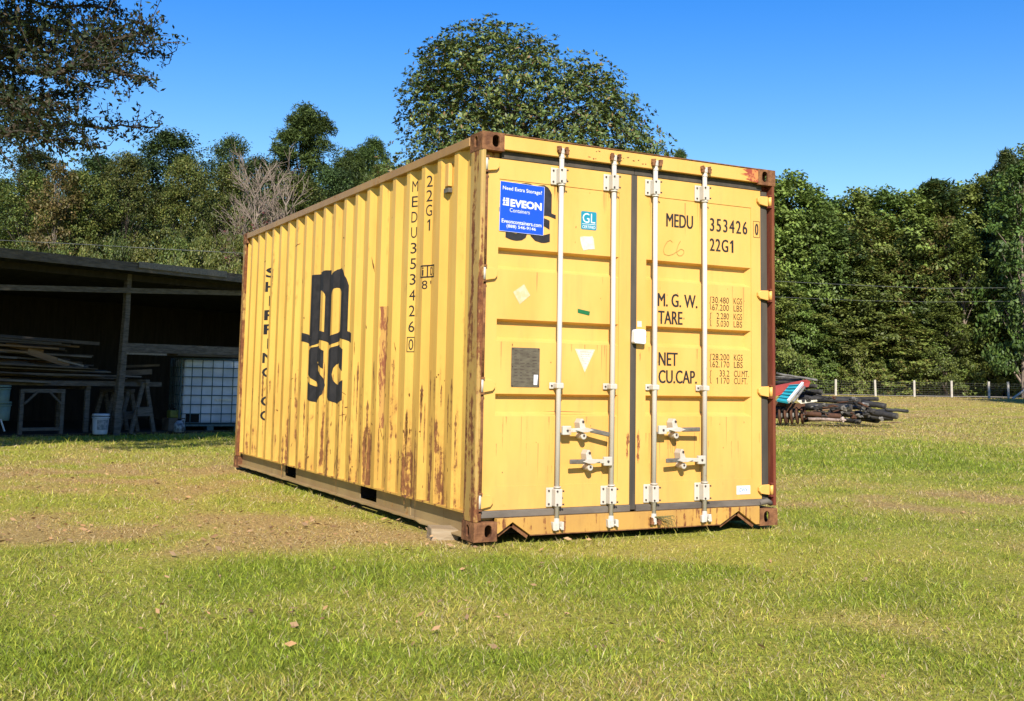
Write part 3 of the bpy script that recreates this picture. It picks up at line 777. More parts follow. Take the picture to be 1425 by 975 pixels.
# lettering on the doors
FY = PY - .0022
decal('lettering', [T('MEDU', 1.482, 1.712, 2.098, 2.193), T('353426', 1.868, 2.208, 2.098, 2.193, space=1.25), T('22G', 1.866, 2.030, 1.954, 2.045, space=1.15), ONE(2.050, 2.077, 1.954, 2.045)], M['black'], FY, rd)
decal('lettering', [T('0', 2.280, 2.308, 2.100, 2.186)], M['black'], DY - .002, rd)
decal('lettering_frame', [flat([[(2.262, 2.082), (2.323, 2.082), (2.323, 2.204), (2.262, 2.204)], [(2.265, 2.085), (2.320, 2.085), (2.320, 2.201), (2.265, 2.201)]])], M['thin_ink'], DY - .002, rd)
def sm(s, x0, x1, z): return T(s, x0, x1, z, z + .045)
decal('lettering', [T('M. G. W.', 1.412, 1.752, 1.534, 1.626), T('TARE', 1.416, 1.621, 1.412, 1.503), T('NET', 1.421, 1.58, 1.123, 1.214), T('CU.CAP.', 1.421, 1.747, 1.001, 1.092)], M['black'], FY, rd)
decal('lettering', [sm('30.480', 1.885, 2.037, 1.580), sm('KGS', 2.080, 2.158, 1.580), sm('67.200', 1.885, 2.037, 1.527), sm('LBS', 2.080, 2.158, 1.527),
    sm('2.280', 1.925, 2.037, 1.466), sm('KGS', 2.080, 2.158, 1.466), sm('5.030', 1.925, 2.037, 1.412), sm('LBS', 2.080, 2.158, 1.412),
    sm('28.200', 1.887, 2.040, 1.172), sm('KGS', 2.082, 2.162, 1.172), sm('62.170', 1.887, 2.040, 1.120), sm('LBS', 2.082, 2.162, 1.120),
    sm('33.2', 1.952, 2.040, 1.056), sm('CU.MT.', 2.082, 2.218, 1.056), ONE(1.922, 1.936, 1.004, 1.049), sm('170', 1.965, 2.040, 1.004), sm('CU.FT.', 2.082, 2.205, 1.004)], M['thin_ink'], FY, rd)
br = []
for z0, z1 in ((1.528, 1.628), (1.410, 1.512), (1.118, 1.218), (1.002, 1.102)):
    zc = (z0 + z1) / 2
    br += [rect(1.868, 1.872, z0 + .008, zc - .005), rect(1.868, 1.872, zc + .005, z1 - .008), rect(1.872, 1.878, z0 + .002, z0 + .010), rect(1.872, 1.878, z1 - .010, z1 - .002), rect(1.863, 1.868, zc - .005, zc + .005)]
decal('lettering', br, M['thin_ink'], FY, rd)
# hand written mark C6, thin stroke
def stroke(pts, wd):
    out = []
    for (a0, b0), (a1, b1) in zip(pts, pts[1:]):
        d = math.hypot(a1 - a0, b1 - b0) or 1; nx_, nz_ = -(b1 - b0) / d * wd / 2, (a1 - a0) / d * wd / 2
        out.append((np.array([(a0 + nx_, b0 + nz_), (a1 + nx_, b1 + nz_), (a1 - nx_, b1 - nz_), (a0 - nx_, b0 - nz_)]), [(0, 1, 2, 3)]))
    return out
c1 = [(1.535, 1.99), (1.515, 2.003), (1.49, 1.99), (1.465, 1.955), (1.456, 1.925), (1.466, 1.90), (1.50, 1.893), (1.54, 1.905), (1.57, 1.925)]
c2 = [(1.605, 2.005), (1.585, 1.975), (1.573, 1.94), (1.573, 1.912), (1.59, 1.898), (1.615, 1.90), (1.635, 1.92), (1.632, 1.94), (1.61, 1.947), (1.588, 1.935), (1.578, 1.925)]
decal('marker_writing', stroke(c1, .004) + stroke(c2, .004), M['faint'], FY, rd)
# emblem remains behind the sticker
itd = emb_at(.150, .580, 1.905, 2.292)
decal('emblem', [itd[0]], M['black'], FY, ld); decal('emblem', itd[1:], M['black'], FY - .0006, ld)
# stickers
def sheet(name, pts, mat, y, label, th=.0012):
    mb = MB(); mb.prism(pts, lambda a_, b_, d: (a_, d, b_), y - th, y); return mb.build(name, mat, box, label=label)
st = sheet('sticker', [(.160, 2.286), (.489, 2.278), (.484, 1.955), (.157, 1.962)], M['blue'], PY - .0045, 'blue rectangular sticker with white lettering')
def warp(it, y): return it
yb = PY - .0063
skew = lambda v: np.stack([v[:, 0], v[:, 1] - .010 * (v[:, 0] - .16) / .33], 1)
L_ = []
for args in (('Need Extra Storage?', .178, .470, 2.226, 2.258, .012), ('EVEON', .236, .470, 2.127, 2.178, .045), ('Containers', .232, .380, 2.092, 2.118, .0), ('Eveoncontainers.com', .174, .470, 2.016, 2.042, .012), ('(888) 546-9146', .210, .428, 1.982, 2.009, .012)):
    v, f = T(args[0], *args[1:5], bold=args[5]); L_.append((skew(v), f))
for i in range(4):
    z = 2.130 + i * .0135
    for a0, a1 in ((.180, .196), (.199, .226)): 
        v, f = rect(a0 + (.004 if i % 2 else 0), a1, z, z + .0105); L_.append((skew(v), f))
mb = MB()
for v, f in L_: b = len(mb.v); mb.v += [(p[0], yb, p[1]) for p in v]; mb.f += [tuple(b + i for i in q) for q in f]
mb.build('lettering', M['wht'], st)
mb = MB(); 
for p, q in (((.1575, 1.962), (.1605, 2.286)), ((.1605, 2.2865), (.489, 2.2785)), ((.489, 2.278), (.484, 1.955)), ((.157, 1.9615), (.484, 1.9545))):
    mb.beam((p[0], PY - .0052, p[1]), (q[0], PY - .0052, q[1]), .0016, .003, up=(0, 1, 0))
mb.build('sticker_edge', M['wht'], st)
rr = lambda x0, x1, z0, z1, r: arc(x1 - r, z1 - r, r, r, 0, 90, 4) + arc(x0 + r, z1 - r, r, r, 90, 180, 4) + arc(x0 + r, z0 + r, r, r, 180, 270, 4) + arc(x1 - r, z0 + r, r, r, 270, 360, 4)
gl = sheet('sticker', rr(.778, .901, 2.022, 2.146, .010), M['teal'], PY - .001, 'small teal square sticker with the letters GL')
mb = MB()
for v, f in (T('GL', .790, .890, 2.068, 2.134), rect(.786, .893, 2.058, 2.0615), T('CERTIFIED', .788, .892, 2.030, 2.050, .01)):
    b = len(mb.v); mb.v += [(p[0], PY - .0028, p[1]) for p in v]; mb.f += [tuple(b + i for i in q) for q in f]
mb.build('lettering', M['wht'], gl)
random.seed(8)
sheet('paper_label', [(.772, 1.968), (.80, 1.975), (.845, 1.976), (.868, 1.981), (.880, 1.962), (.884, 1.930), (.889, 1.893), (.84, 1.889), (.800, 1.878), (.786, 1.905), (.776, 1.94)], M['paper'], PY - .0008, 'torn white paper label with a ragged edge')
sheet('paper_label', [(.27, 1.569), (.35, 1.624), (.397, 1.554), (.32, 1.492)], plain('faded_label', (.70, .60, .42), (.74, .50, .25), 26, .8), PY - .0006, 'faded peeling diamond shaped label')
sheet('tape', [(.760, 1.484), (.856, 1.470), (.852, 1.442), (.760, 1.457)], M['greentape'], PY - .001, 'short strip of green tape')
pl = sheet('data_plate', rr(.266, .474, .959, 1.212, .006), M['plate'], PY - .0006, 'dark metal data plate riveted to the door', .003)
pt = []
for i in range(11):
    z = 1.190 - i * .020
    for j in range(4):
        if random.random() < .85: x0 = .282 + j * .045 + random.uniform(0, .008); pt.append(rect(x0, x0 + random.uniform(.015, .034), z, z + .0035))
mb = MB()
for v, f in pt: b = len(mb.v); mb.v += [(p[0], PY - .0045, p[1]) for p in v]; mb.f += [tuple(b + i for i in q) for q in f]
mb.build('engraving', M['bolt'], pl)
mb = MB()
for x_, z_ in ((.274, 1.204), (.466, 1.204), (.274, .967), (.466, .967), (.274, 1.09)): hexbolt(mb, x_, z_, PY - .003, .004)
mb.build('rivet', M['bolt'], pl)
mb = MB(); mb.poly([(.431, PY - .0056, 1.039), (.462, PY - .0056, 1.039), (.456, PY - .0056, .974), (.430, PY - .0056, .974)]); mb.build('paper_tag', M['wht'], pl)
tri = sheet('warning_sticker', [(.742, 1.217), (.900, 1.216), (.821, 1.062)], plain('aged_white', (.76, .68, .50), (.70, .60, .40), 20, .7), PY - .0008, 'white downward pointing triangle sticker')
mb = MB(); mb.poly([(.757, PY - .003, 1.209), (.886, PY - .003, 1.208), (.821, PY - .003, 1.080)]); mb.build('sticker_face', M['paper'], tri)
mb = MB()
for i, (wd, z) in enumerate(((.08, 1.196), (.062, 1.180), (.07, 1.165), (.05, 1.15), (.04, 1.136), (.022, 1.118))):
    x0 = .821 - wd / 2
    while x0 < .821 + wd / 2: q_ = random.uniform(.006, .014); mb.poly([(x0, PY - .0038, z), (x0 + q_, PY - .0038, z), (x0 + q_, PY - .0038, z + .004), (x0, PY - .0038, z + .004)]); x0 += q_ + .004
mb.build('small_print', plain('grey_print', (.45, .42, .36), None, 10, .8), tri)
cm = sheet('sticker', [(2.098, .283), (2.222, .283), (2.222, .222), (2.098, .222)], M['wht'], PY - .0525 + .0015 + .045 - .001, 'small white label with light blue letters low on the door')
mb = MB(); v, f = T('CWX', 2.118, 2.198, .240, .266); mb.v = [(p[0], PY - .0098, p[1]) for p in v]; mb.f = list(f); mb.build('lettering', plain('pale_blue', (.12, .30, .55), None, 9, .6), cm)
# white wrapped lock plate on the centre seal
mb = MB(); mb.prism(arc(1.262, 1.348, .018, .015, 0, 90, 4) + arc(1.205, 1.345, .018, .018, 90, 180, 4) + [(1.183, 1.275), (1.190, 1.266), (1.268, 1.262), (1.279, 1.270)], lambda a_, b_, d: (a_, d, b_), -.004, .040)
mb.build('seal_cover', M['wht'], box, bevel=.006, label='white cover plate over the middle door seal')
mb = MB(); mb.tube([(1.276, .02, 1.330), (1.284, .022, 1.31)], .014, 8); mb.build('seal_lug', M['rail'], box)
sheet('paper_label', [(1.236, 1.422), (1.272, 1.423), (1.273, 1.382), (1.237, 1.382)], M['paper'], DY - .0008, 'small white square label beside the centre seal')
# rust stains on the doors (flat marks with their own outline)
def blot(x, z, rx, rz, n=22, jag=.45): return (np.array([(x + rx * math.cos(6.283 * i / n) * random.uniform(1 - jag, 1 + jag * .6), z + rz * math.sin(6.283 * i / n) * random.uniform(1 - jag, 1 + jag * .6)) for i in range(n)]), [tuple(range(n))])
random.seed(21)
db = [blot(1.165, .62, .012, .06), blot(1.16, .53, .008, .04), blot(.64, .31, .004, .01), blot(.27, 1.06 + .17, .004, .008)]
mr = patchy('door_rust', ((.66, .33, .08), (.26, .09, .03)), .46, 40, (1, 1, .6))
decal('rust_mark', [b_ for b_ in db], mr, DY - .0012, ld)
decal('rust_mark', [blot(1.252, .60, .014, .075), blot(1.25, .50, .010, .04), blot(1.262, 1.18, .004, .03), blot(2.31, .62, .003, .04)], mr, DY - .0012, rd)
runs = []
for i in range(9):
    x0 = 1.486 + i * .010 + random.uniform(-.003, .003); L2 = random.uniform(.04, .12); runs.append((np.array([(x0, .632), (x0 + .004, .632), (x0 + .003, .632 - L2), (x0 + .001, .632 - L2)]), [(0, 1, 2, 3)]))
decal('rust_mark', runs, plain('brown_run', (.30, .15, .05), (.5, .28, .08), 20, .8), FY + .001, rd)
sc = []
for i in range(44):
    x_ = random.choice([random.uniform(.18, 1.06), random.uniform(1.33, 2.2)]); z_ = random.uniform(.35, 2.28)
    if any(g_ - .16 < z_ < g_ + .01 for g_ in (.915, 1.392, 1.853)): continue
    sc.append(blot(x_, z_, random.uniform(.001, .0035), random.uniform(.002, .008), 7))
decal('rust_mark', sc, M['thin_ink'], FY + .0012, ld)
decal('scratch', [(np.array([(.50, .802), (.62, .806), (.74, .803), (.90, .799), (.74, .799), (.62, .801)]), [tuple(range(6))])], plain('brown_scratch', (.26, .12, .05), None, 20, .8), PY - .001, ld)
runs = []
random.seed(61)
for xr in (.596, 1.012, 1.356, 1.785):
    for zt, cnt in ((2.298, 5), (.948, 3), (.66, 3), (.455, 3)):
        for _ in range(cnt):
            x0 = xr + random.uniform(-.06, .05); L2 = random.uniform(.05, .22); w_ = random.uniform(.0015, .005)
            if zt < 2 and zt > .9: L2 = min(L2, .028)
            if zt > 2: L2 = min(L2, .4)
            z1_ = zt; runs.append((np.array([(x0 - w_, z1_), (x0 + w_, z1_), (x0 + w_ * .6, z1_ - L2 * .6), (x0, z1_ - L2), (x0 - w_ * .7, z1_ - L2 * .5)]), [tuple(range(5))]))
for _ in range(40):
    x0 = random.choice([random.uniform(.17, 1.06), random.uniform(1.33, 2.2)]); z1_ = random.choice([.915 - .145, 1.392 - .145, 1.853 - .145, .60, 2.28]); L2 = random.uniform(.04, .26); w_ = random.uniform(.002, .007)
    runs.append((np.array([(x0 - w_, z1_), (x0 + w_, z1_), (x0 + w_ * .5, z1_ - L2 * .6), (x0, z1_ - L2), (x0 - w_ * .7, z1_ - L2 * .5)]), [tuple(range(5))]))
decal('grime_run', runs, patchy('grime_runs', ((.80, .445, .105), (.56, .29, .08)), .42, 30, (1, 1, .15)), PY - .0008, box)
hd = [blot(random.uniform(.8, 1.3), random.uniform(2.50, 2.56), random.uniform(.004, .012), random.uniform(.002, .006), 9) for _ in range(14)]
decal('rust_mark', hd, M['rust'], .0018, box)
red = [(np.array([(2.275, 2.486), (2.275, 2.581), (2.20, 2.581), (2.13, 2.57), (2.18, 2.55), (2.11, 2.535), (2.19, 2.52), (2.16, 2.50), (2.22, 2.487)]), [tuple(range(9))])]
decal('rust_mark', red, patchy('red_bleed', ((.62, .24, .07), (.35, .06, .03)), .45, 14, (1, 1, 1)), .0016, box)
# loose straw caught on a keeper
mb = MB()
for i in range(16):
    a0 = random.uniform(-.02, .04); p = Vector((1.36 + a0, -.02, .105)); q = p + Vector((random.uniform(.03, .10), -.03, random.uniform(-.03, .01))); r_ = q + Vector((random.uniform(0, .03), -.01, -random.uniform(.03, .07)))
    mb.tube([p, q, r_], [.0016, .0016, .0008], 4)
M['straw'] = plain('straw', (.30, .24, .10), (.16, .16, .05), 9, .9)
sw = mb.build('straw_wisp', M['straw'], None); tag(sw, 'wisp of dry straw caught on a bottom door keeper', 'straw')

# wood block under the rail
blk = MB(); blk.box(-.06, .12, -.065, .065, 0, .095, jit=.010)
b_ = blk.build('wood_block', plain('pale_block', (.42, .33, .22), (.30, .21, .12), 9, .9, (.3, 1, 4), bump=.3), None, bevel=.008)
b_.location = (-.055, .42, -.05); b_.rotation_euler = (R_(3), R_(4), R_(-14)); tag(b_, 'pale wooden block wedged under the yellow container', 'block')
# heap of dead grass next to it
x0_, y0_ = gpt(560, 728)
# ------------------------------------------------------------------ the timber shed
SA = Vector((*gpt(0, 608), 0)); SB = Vector((*gpt(335, 600), 0))
ax_ = (SB - SA).normalized(); sang = math.atan2(ax_.y, ax_.x)
shed = empty('timber_shed', (SA.x, SA.y, -.03), sang, 'open fronted dark timber shed with a low sloping roof', 'shed')
SI = (Matrix.Translation((SA.x, SA.y, -.03)) @ Matrix.Rotation(sang, 4, 'Z')).inverted()
def onfront(u, v, yl=0.0):
    """local shed point seen at pixel on the plane y_local = yl"""
    d = Vector(ray(u, v)); o = SI @ CAMP; dl = SI.to_3x3() @ d
    t_ = (yl - o.y) / dl.y; return o + dl * t_
XL, XR, DEP = -5.0, 8.0, 5.0
p0 = onfront(0, 352); p1 = onfront(335, 388)
slope = (p1.z - p0.z) / (p1.x - p0.x)
rz_ = lambda x: p0.z + slope * x
h0 = onfront(0, 400); h1 = onfront(335, 408); hs = (h1.z - h0.z) / (h1.x - h0.x); hzf = lambda x: h0.z + hs * (x - h0.x)
mb = MB()      # roof deck, sheets with a slight rear fall
mb.box(XL - .3, XR + .3, -.45, DEP + .2, 0, .02)
mb.v = [(x, y, z + rz_(x) - .04 - (y) * .05) for x, y, z in mb.v]
mb.build('roof', M['roof'], shed)
mb = MB()
mb.prism([(XL - .3, rz_(XL) - .12), (XR + .3, rz_(XR) - .12), (XR + .3, rz_(XR) + .03), (XL - .3, rz_(XL) + .03)], lambda a_, b_, d: (a_, d, b_), -.50, -.452)
mb.build('fascia', M['wood'], shed)
mb = MB()
q0 = onfront(190, 372, -.52); 
mb.prism([(1.9, rz_(1.9) - .05), (3.6, rz_(3.6) - .06), (3.6, rz_(3.6) + .05), (1.9, rz_(1.9) + .05)], lambda a_, b_, d: (a_, d, b_), -.53, -.502); mb.build('roof_edge_sheet', M['zinc'], shed)
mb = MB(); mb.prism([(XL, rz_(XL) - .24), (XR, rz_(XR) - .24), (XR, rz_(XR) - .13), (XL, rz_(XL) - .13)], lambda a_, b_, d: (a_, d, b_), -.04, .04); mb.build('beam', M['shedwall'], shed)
mb = MB(); mb.prism([(XL, hzf(XL) - .045), (XR, hzf(XR) - .045), (XR, hzf(XR) + .045), (XL, hzf(XL) + .045)], lambda a_, b_, d: (a_, d, b_), -.10, -.055); mb.build('beam', M['wood'], shed)
# walls
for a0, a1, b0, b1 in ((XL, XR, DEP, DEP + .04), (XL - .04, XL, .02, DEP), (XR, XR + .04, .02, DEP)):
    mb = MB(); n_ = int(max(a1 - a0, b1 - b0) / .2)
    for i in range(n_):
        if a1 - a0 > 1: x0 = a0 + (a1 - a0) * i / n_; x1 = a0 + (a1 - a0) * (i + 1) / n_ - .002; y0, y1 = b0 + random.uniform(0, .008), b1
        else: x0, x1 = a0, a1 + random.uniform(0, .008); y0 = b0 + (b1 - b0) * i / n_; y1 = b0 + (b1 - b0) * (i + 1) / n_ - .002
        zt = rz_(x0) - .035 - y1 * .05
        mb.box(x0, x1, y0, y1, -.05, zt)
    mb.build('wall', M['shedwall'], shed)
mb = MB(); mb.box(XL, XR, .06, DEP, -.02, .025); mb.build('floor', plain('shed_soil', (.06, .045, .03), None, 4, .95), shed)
# posts
def post(u, v, wob):
    p = onfront(u, v); mb = MB(); x = p.x; pts = []
    rn = random.Random(wob); zt = rz_(x) - .13
    zs_ = np.linspace(-.05, zt, 9)
    off = [-.045, -.04, -.02, .0, .012, .02, .03, .03, .035] if wob == 1 else [rn.uniform(-.02, .02) for _ in range(9)]
    for i in range(8):
        a0 = x + off[i]; a1 = x + off[i + 1]; w0 = .062 - .003 * i
        b = len(mb.v)
        for (aa, zz, ww) in ((a0, zs_[i], w0), (a1, zs_[i + 1], w0 - .004)):
            mb.v += [(aa - ww, -.052, zz), (aa + ww, -.052, zz), (aa + ww, .06, zz), (aa - ww, .06, zz)]
        for q in range(4): mb.f.append((b + q, b + (q + 1) % 4, b + 4 + (q + 1) % 4, b + 4 + q))
    mb.build('post', M['wood'], shed); return x
px0 = post(164, 605, 1); 
for x in (-3.2, px0 + 5.2):
    mb = MB(); mb.box(x - .07, x + .07, -.052, .06, -.05, rz_(x) - .13); mb.build('post', M['wood'], shed)
# right bay: mid rail and shelf boards
m0 = onfront(172, 483); m1 = onfront(335, 487)
mb = MB(); mb.box(m0.x, XR, -.045, .05, m0.z - .075, m0.z + .075, jit=.006); mb.build('mid_rail', M['wood'], shed)
m2 = onfront(232, 492, -.06); mb = MB(); mb.box(m0.x + .02, m2.x, -.07, -.047, m0.z - .12, m0.z - .085); mb.build('shelf_board', M['zinc'], shed)
mb = MB(); s0 = onfront(245, 494, .0); mb.box(s0.x, XR, -.05, .6, m0.z - .115, m0.z - .078, jit=.01); mb.build('shelf_board', M['plank'], shed)
def SL(x, y, z=0): return shed.matrix_world @ Vector((x, y, z))
bpy.context.view_layer.update()
SW = Matrix.Translation((SA.x, SA.y, -.03)) @ Matrix.Rotation(sang, 4, 'Z')
def thing_at(name, x, y, z, label, cat, group=None, rz=0): return empty(name, SW @ Vector((x, y, z)), sang + rz, label, cat, group)
# lumber on a long shelf
l0 = onfront(0, 532, .3); lz = l0.z
rk = thing_at('lumber_rack', XL + .3, .3, 0, 'long low timber rack carrying the stack of old boards in the shed', 'rack')
mb = MB(); mb.box(0, px0 - XL + .6, -.05, 0.0, lz - .04, lz + .04); mb.box(0, px0 - XL + .6, 1.15, 1.2, lz - .04, lz + .04); mb.build('rail', M['wood'], rk)
for xx in (.3, 2.3, 4.6, 6.2):
    for yy in (.02, 1.1): mb = MB(); mb.box(xx, xx + .08, yy, yy + .05, .02, lz - .041); mb.build('leg', M['wood'], rk)
for xx in (.3, 2.3, 4.6, 6.2): mb = MB(); mb.box(xx, xx + .08, .001, 1.149, lz - .1, lz - .042); mb.build('cross_bar', M['wood'], rk)
random.seed(33)
pile_top = onfront(60, 478, .6).z
LY = int((pile_top - lz + .12) / .042)
for k in range(LY):
    for j in range(4):
        t_ = k / LY; z = lz + .058 + k * .042 + random.uniform(0, .008); y = .20 + j * .26 + random.uniform(-.08, .08) + .10 * t_
        L = random.uniform(1.8, 3.6) * (1 - .35 * t_); xc = random.uniform(-1.6, px0 - .9 - .8 * t_)
        x0 = max(xc - L / 2, -4.2); x1 = min(xc + L / 2, px0 + .7)
        if x1 - x0 < .8: continue
        wm = M['plank_warm'] if random.random() < .12 else random.choice([M['plank'], M['plank'], M['wood_x']])
        pmid = SW @ Vector(((x0 + x1) / 2, y, z)); L = x1 - x0
        mb = MB(); mb.box(-L / 2, L / 2, -random.uniform(.08, .13), .11, -.012, .016, jit=.006)
        o = mb.build('old_board', wm, None); o.location = pmid; o.rotation_euler = (R_(random.uniform(-5, 5)), R_(random.gauss(.8, .9) * (1 + t_)), sang + R_(random.gauss(0, 2.5)))
        tag(o, 'weathered grey board lying in the stack inside the shed', 'board', 'boards stacked in the shed')
def board_px(u0, v0, u1, v1, yl, wd, mat, label):
    a0 = SW @ onfront(u0, v0, yl); a1 = SW @ onfront(u1, v1, yl); mid = (a0 + a1) / 2
    mb = MB(); mb.beam(a0 - mid, a1 - mid, .03, wd, up=(0, 0, 1), jit=.004); o = mb.build('old_board', mat, None); o.location = mid; tag(o, label, 'board'); return o
board_px(38, 488, 96, 508, .22, .10, M['plank_warm'], 'tan board slanting down across the front of the board stack')
board_px(30, 470, 138, 478, .5, .05, M['plank'], 'thin board lying on the very top of the board stack')
board_px(8, 478, 60, 490, .3, .08, M['plank_warm'], 'brown board at the upper left of the board stack')
board_px(170, 519, 211, 517, .2, .09, M['plank'], 'split board end sticking out right of the shed post')
board_px(170, 510, 222, 508, .5, .04, M['plank'], 'thin board end poking out above the split one right of the post')
board_px(80, 500, 116, 509, .2, .03, M['zinc'], 'pale narrow strip lying on the board stack')
# trestle frame
f0 = onfront(25, 592, .15); f1 = onfront(82, 592, .15); ft = onfront(50, 541, .15)
tr = thing_at('trestle', f0.x, .15, 0, 'square timber frame with corner braces standing under the board rack', 'frame')
wdt = f1.x - f0.x
for xx in (0, wdt): mb = MB(); mb.box(xx, xx + .06, -.03, .03, .0, ft.z); mb.build('leg', M['wood'], tr)
mb = MB(); mb.box(.061, wdt - .001, -.03, .03, ft.z - .06, ft.z); mb.build('top_bar', M['wood'], tr)
mb = MB(); mb.box(.061, wdt - .001, -.03, .03, .08, .13); mb.build('bottom_bar', M['wood'], tr)
for s_ in (0, 1):
    xa = .06 if s_ == 0 else wdt; xb = xa + (.2 if s_ == 0 else -.2)
    mb = MB(); mb.beam((xa, -.035, ft.z - .24), (xb, -.035, ft.z - .05), .03, .04, up=(0, 1, 0)); mb.build('brace', M['wood'], tr)
# white bucket
def bucket(u, v, yl, r, h, label, cat, mat, name='plastic_bucket', band=None):
    p = onfront(u, v, yl); e_ = thing_at(name, p.x, yl, max(p.z, .0), label, cat)
    mb = MB(); mb.tube([(0, 0, 0), (0, 0, .02), (0, 0, h * .86)], [r * .84, r * .87, r * .97], 24); mb.build('bucket_body', mat, e_, smooth=True)
    for z_ in (h * .78, h * .9): mb = MB(); mb.tube([(0, 0, z_), (0, 0, z_ + .018)], r * 1.05, 24); mb.build('rim', mat, e_, smooth=True)
    mb = MB(); mb.tube([(0, 0, h * .918), (0, 0, h)], r * 1.01, 24); mb.build('lid', mat, e_, smooth=True)
    if band:
        mb = MB(); pts = []
        for k_ in range(9):
            a_ = R_(-140 + k_ * 11); 
            pts.append((math.cos(a_), math.sin(a_)))
        for (c0_, s0_), (c1_, s1_) in zip(pts, pts[1:]):
            mb.poly([(c0_ * r * .945, s0_ * r * .945, h * .22), (c1_ * r * .945, s1_ * r * .945, h * .22), (c1_ * r * .99, s1_ * r * .99, h * .72), (c0_ * r * .99, s0_ * r * .99, h * .72)])
        mb.build('bucket_label', band, e_)
    return e_
M['plastic'] = plain('white_plastic', (.62, .66, .72), (.5, .55, .6), 6, .45)
bucket(139, 604, -.15, .135, .34, 'white plastic bucket with a printed label left of the shed post', 'bucket', M['plastic'], band=plain('bucket_print', (.14, .17, .2), (.4, .42, .45), 22, .6))
M['greenp'] = plain('green_plastic', (.18, .27, .22), (.13, .2, .17), 6, .5)
e_ = bucket(2, 585, .1, .13, .30, 'dull green bucket at the left end of the shed', 'bucket', M['greenp'])
e2 = bucket(2, 562, .1, .125, .30, 'green bucket stacked on top of another at the left end', 'bucket', M['greenp'])
for (u0, v0, u1, v1, lab) in ((1, 583, 6, 600, 'pale stick leaning by the green buckets'),):
    board_px(u0, v0, u1, v1, -.05, .02, M['plastic'], lab)
# sawhorses right of the post
def sawhorse(u, vb, vt, yl, wd, label):
    b = onfront(u, vb, yl); tp = onfront(u, vt, yl); e_ = thing_at('sawhorse', b.x, yl, 0, label, 'sawhorse', rz=R_(12)); h = tp.z
    for yy in (0, .7):
        for s_ in (-1, 1): mb = MB(); mb.beam((s_ * wd / 2, yy, .0), (s_ * .03, yy, h), .07, .035, up=(0, 1, 0)); mb.build('leg', M['wood'], e_)
    mb = MB(); mb.box(-.04, .04, -.08, .78, h - .01, h + .05); mb.build('top_bar', M['wood'], e_)
    mb = MB(); mb.box(-wd * .32, wd * .32, -.045, -.02, h * .34, h * .52); mb.build('brace', M['wood'], e_)
sawhorse(198, 600, 532, .1, .50, 'weathered A shaped sawhorse nearest the white tank')
sawhorse(178, 600, 545, .35, .42, 'lower sawhorse half hidden behind the shed post')
# caged liquid tank
t0 = onfront(258, 597, -.02); t1 = onfront(258, 497, -.02); tx1 = onfront(330, 597, -.02)
tk = thing_at('caged_tank', t0.x + .04, .28, .0, 'white plastic liquid tank in a blue grey wire cage at the shed front', 'tank', rz=R_(-19))
hT = 1.12 if t1.z < 1.0 else t1.z; W_ = 1.12
M['tank'] = plain('tank_plastic', (.66, .72, .80), (.44, .50, .58), 2.5, .4)
M['cage'] = plain('cage_steel', (.10, .16, .17), (.06, .10, .11), 20, .6, metal=.3)
mb = MB(); mb.box(.05, W_ - .05, .05, .95, .15, hT - .03); mb.build('tank_body', M['tank'], tk, bevel=.05)
mb = MB()
for k_ in range(8):
    z = .16 + (hT - .17) * k_ / 7
    for p, q in (((0, 0), (W_, 0)), ((W_, 0), (W_, 1)), ((W_, 1), (0, 1)), ((0, 1), (0, 0))): mb.tube([(p[0], p[1], z), (q[0], q[1], z)], .009, 6)
for k_ in range(7):
    t_ = W_ * k_ / 6
    mb.tube([(t_, -.012, .14), (t_, -.012, hT)], .009, 6); mb.tube([(t_, 1.012, .14), (t_, 1.012, hT)], .009, 6)
    t_ = k_ / 6
    mb.tube([(-.012, t_, .14), (-.012, t_, hT)], .009, 6); mb.tube([(W_ + .012, t_, .14), (W_ + .012, t_, hT)], .009, 6)
mb.build('cage', M['cage'], tk)
mb = MB()
for x_ in (0, .5, 1.0): mb.box(x_, x_ + .12, 0, 1, .0, .10)
mb.box(0, W_, -.01, 1.01, .101, .135); mb.build('pallet', M['cage'], tk)
mb = MB(); mb.box(.12, .36, .036, .06, .17, .33); mb.build('valve_recess', M['dark'], tk)
mb = MB(); mb.box(.62, .95, .03, .055, .56, .60); mb.build('tank_label', M['paper'], tk)
# small jug and green can
p = onfront(249, 601, -.1); jg = thing_at('plastic_jug', p.x, -.1, max(0, p.z), 'small pale plastic jug with dark spots left of the caged tank', 'jug')
mb = MB(); mb.tube([(0, 0, 0), (0, 0, .14), (0, 0, .19), (0, 0, .205)], [.09, .092, .05, .028], 14); mb.build('jug_body', plain('spotted_plastic', (.45, .5, .55), (.05, .05, .06), 14, .5), jg, smooth=True)
mb = MB(); mb.tube([(0, 0, .206), (0, 0, .235)], .03, 10); mb.build('cap', M['dark'], jg)
mb = MB(); mb.tube([(.03, 0, .2), (.085, 0, .22), (.10, 0, .15)], .011, 8); mb.build('handle', M['plastic'], jg, smooth=True)
p = onfront(242, 574, .4); gc = thing_at('fuel_can', p.x, .4, 0.25, 'dull green and yellow can standing in the dark beside the tank', 'can')
mb = MB(); mb.box(-.11, .11, -.07, .07, 0, .14); mb.build('can_body', plain('dull_green', (.10, .13, .03), (.2, .2, .03), 9, .6), gc, bevel=.02)
mb = MB(); mb.tube([(0, 0, .14), (0, 0, .18)], .03, 10); mb.tube([(-.08, 0, .14), (-.06, 0, .19), (.02, 0, .2)], .009, 6); mb.build('can_neck', M['dark'], gc)
mb = MB(); mb.box(-.16, .16, -.12, .12, -.25, -.002); mb.build('stand', M['plank'], gc)

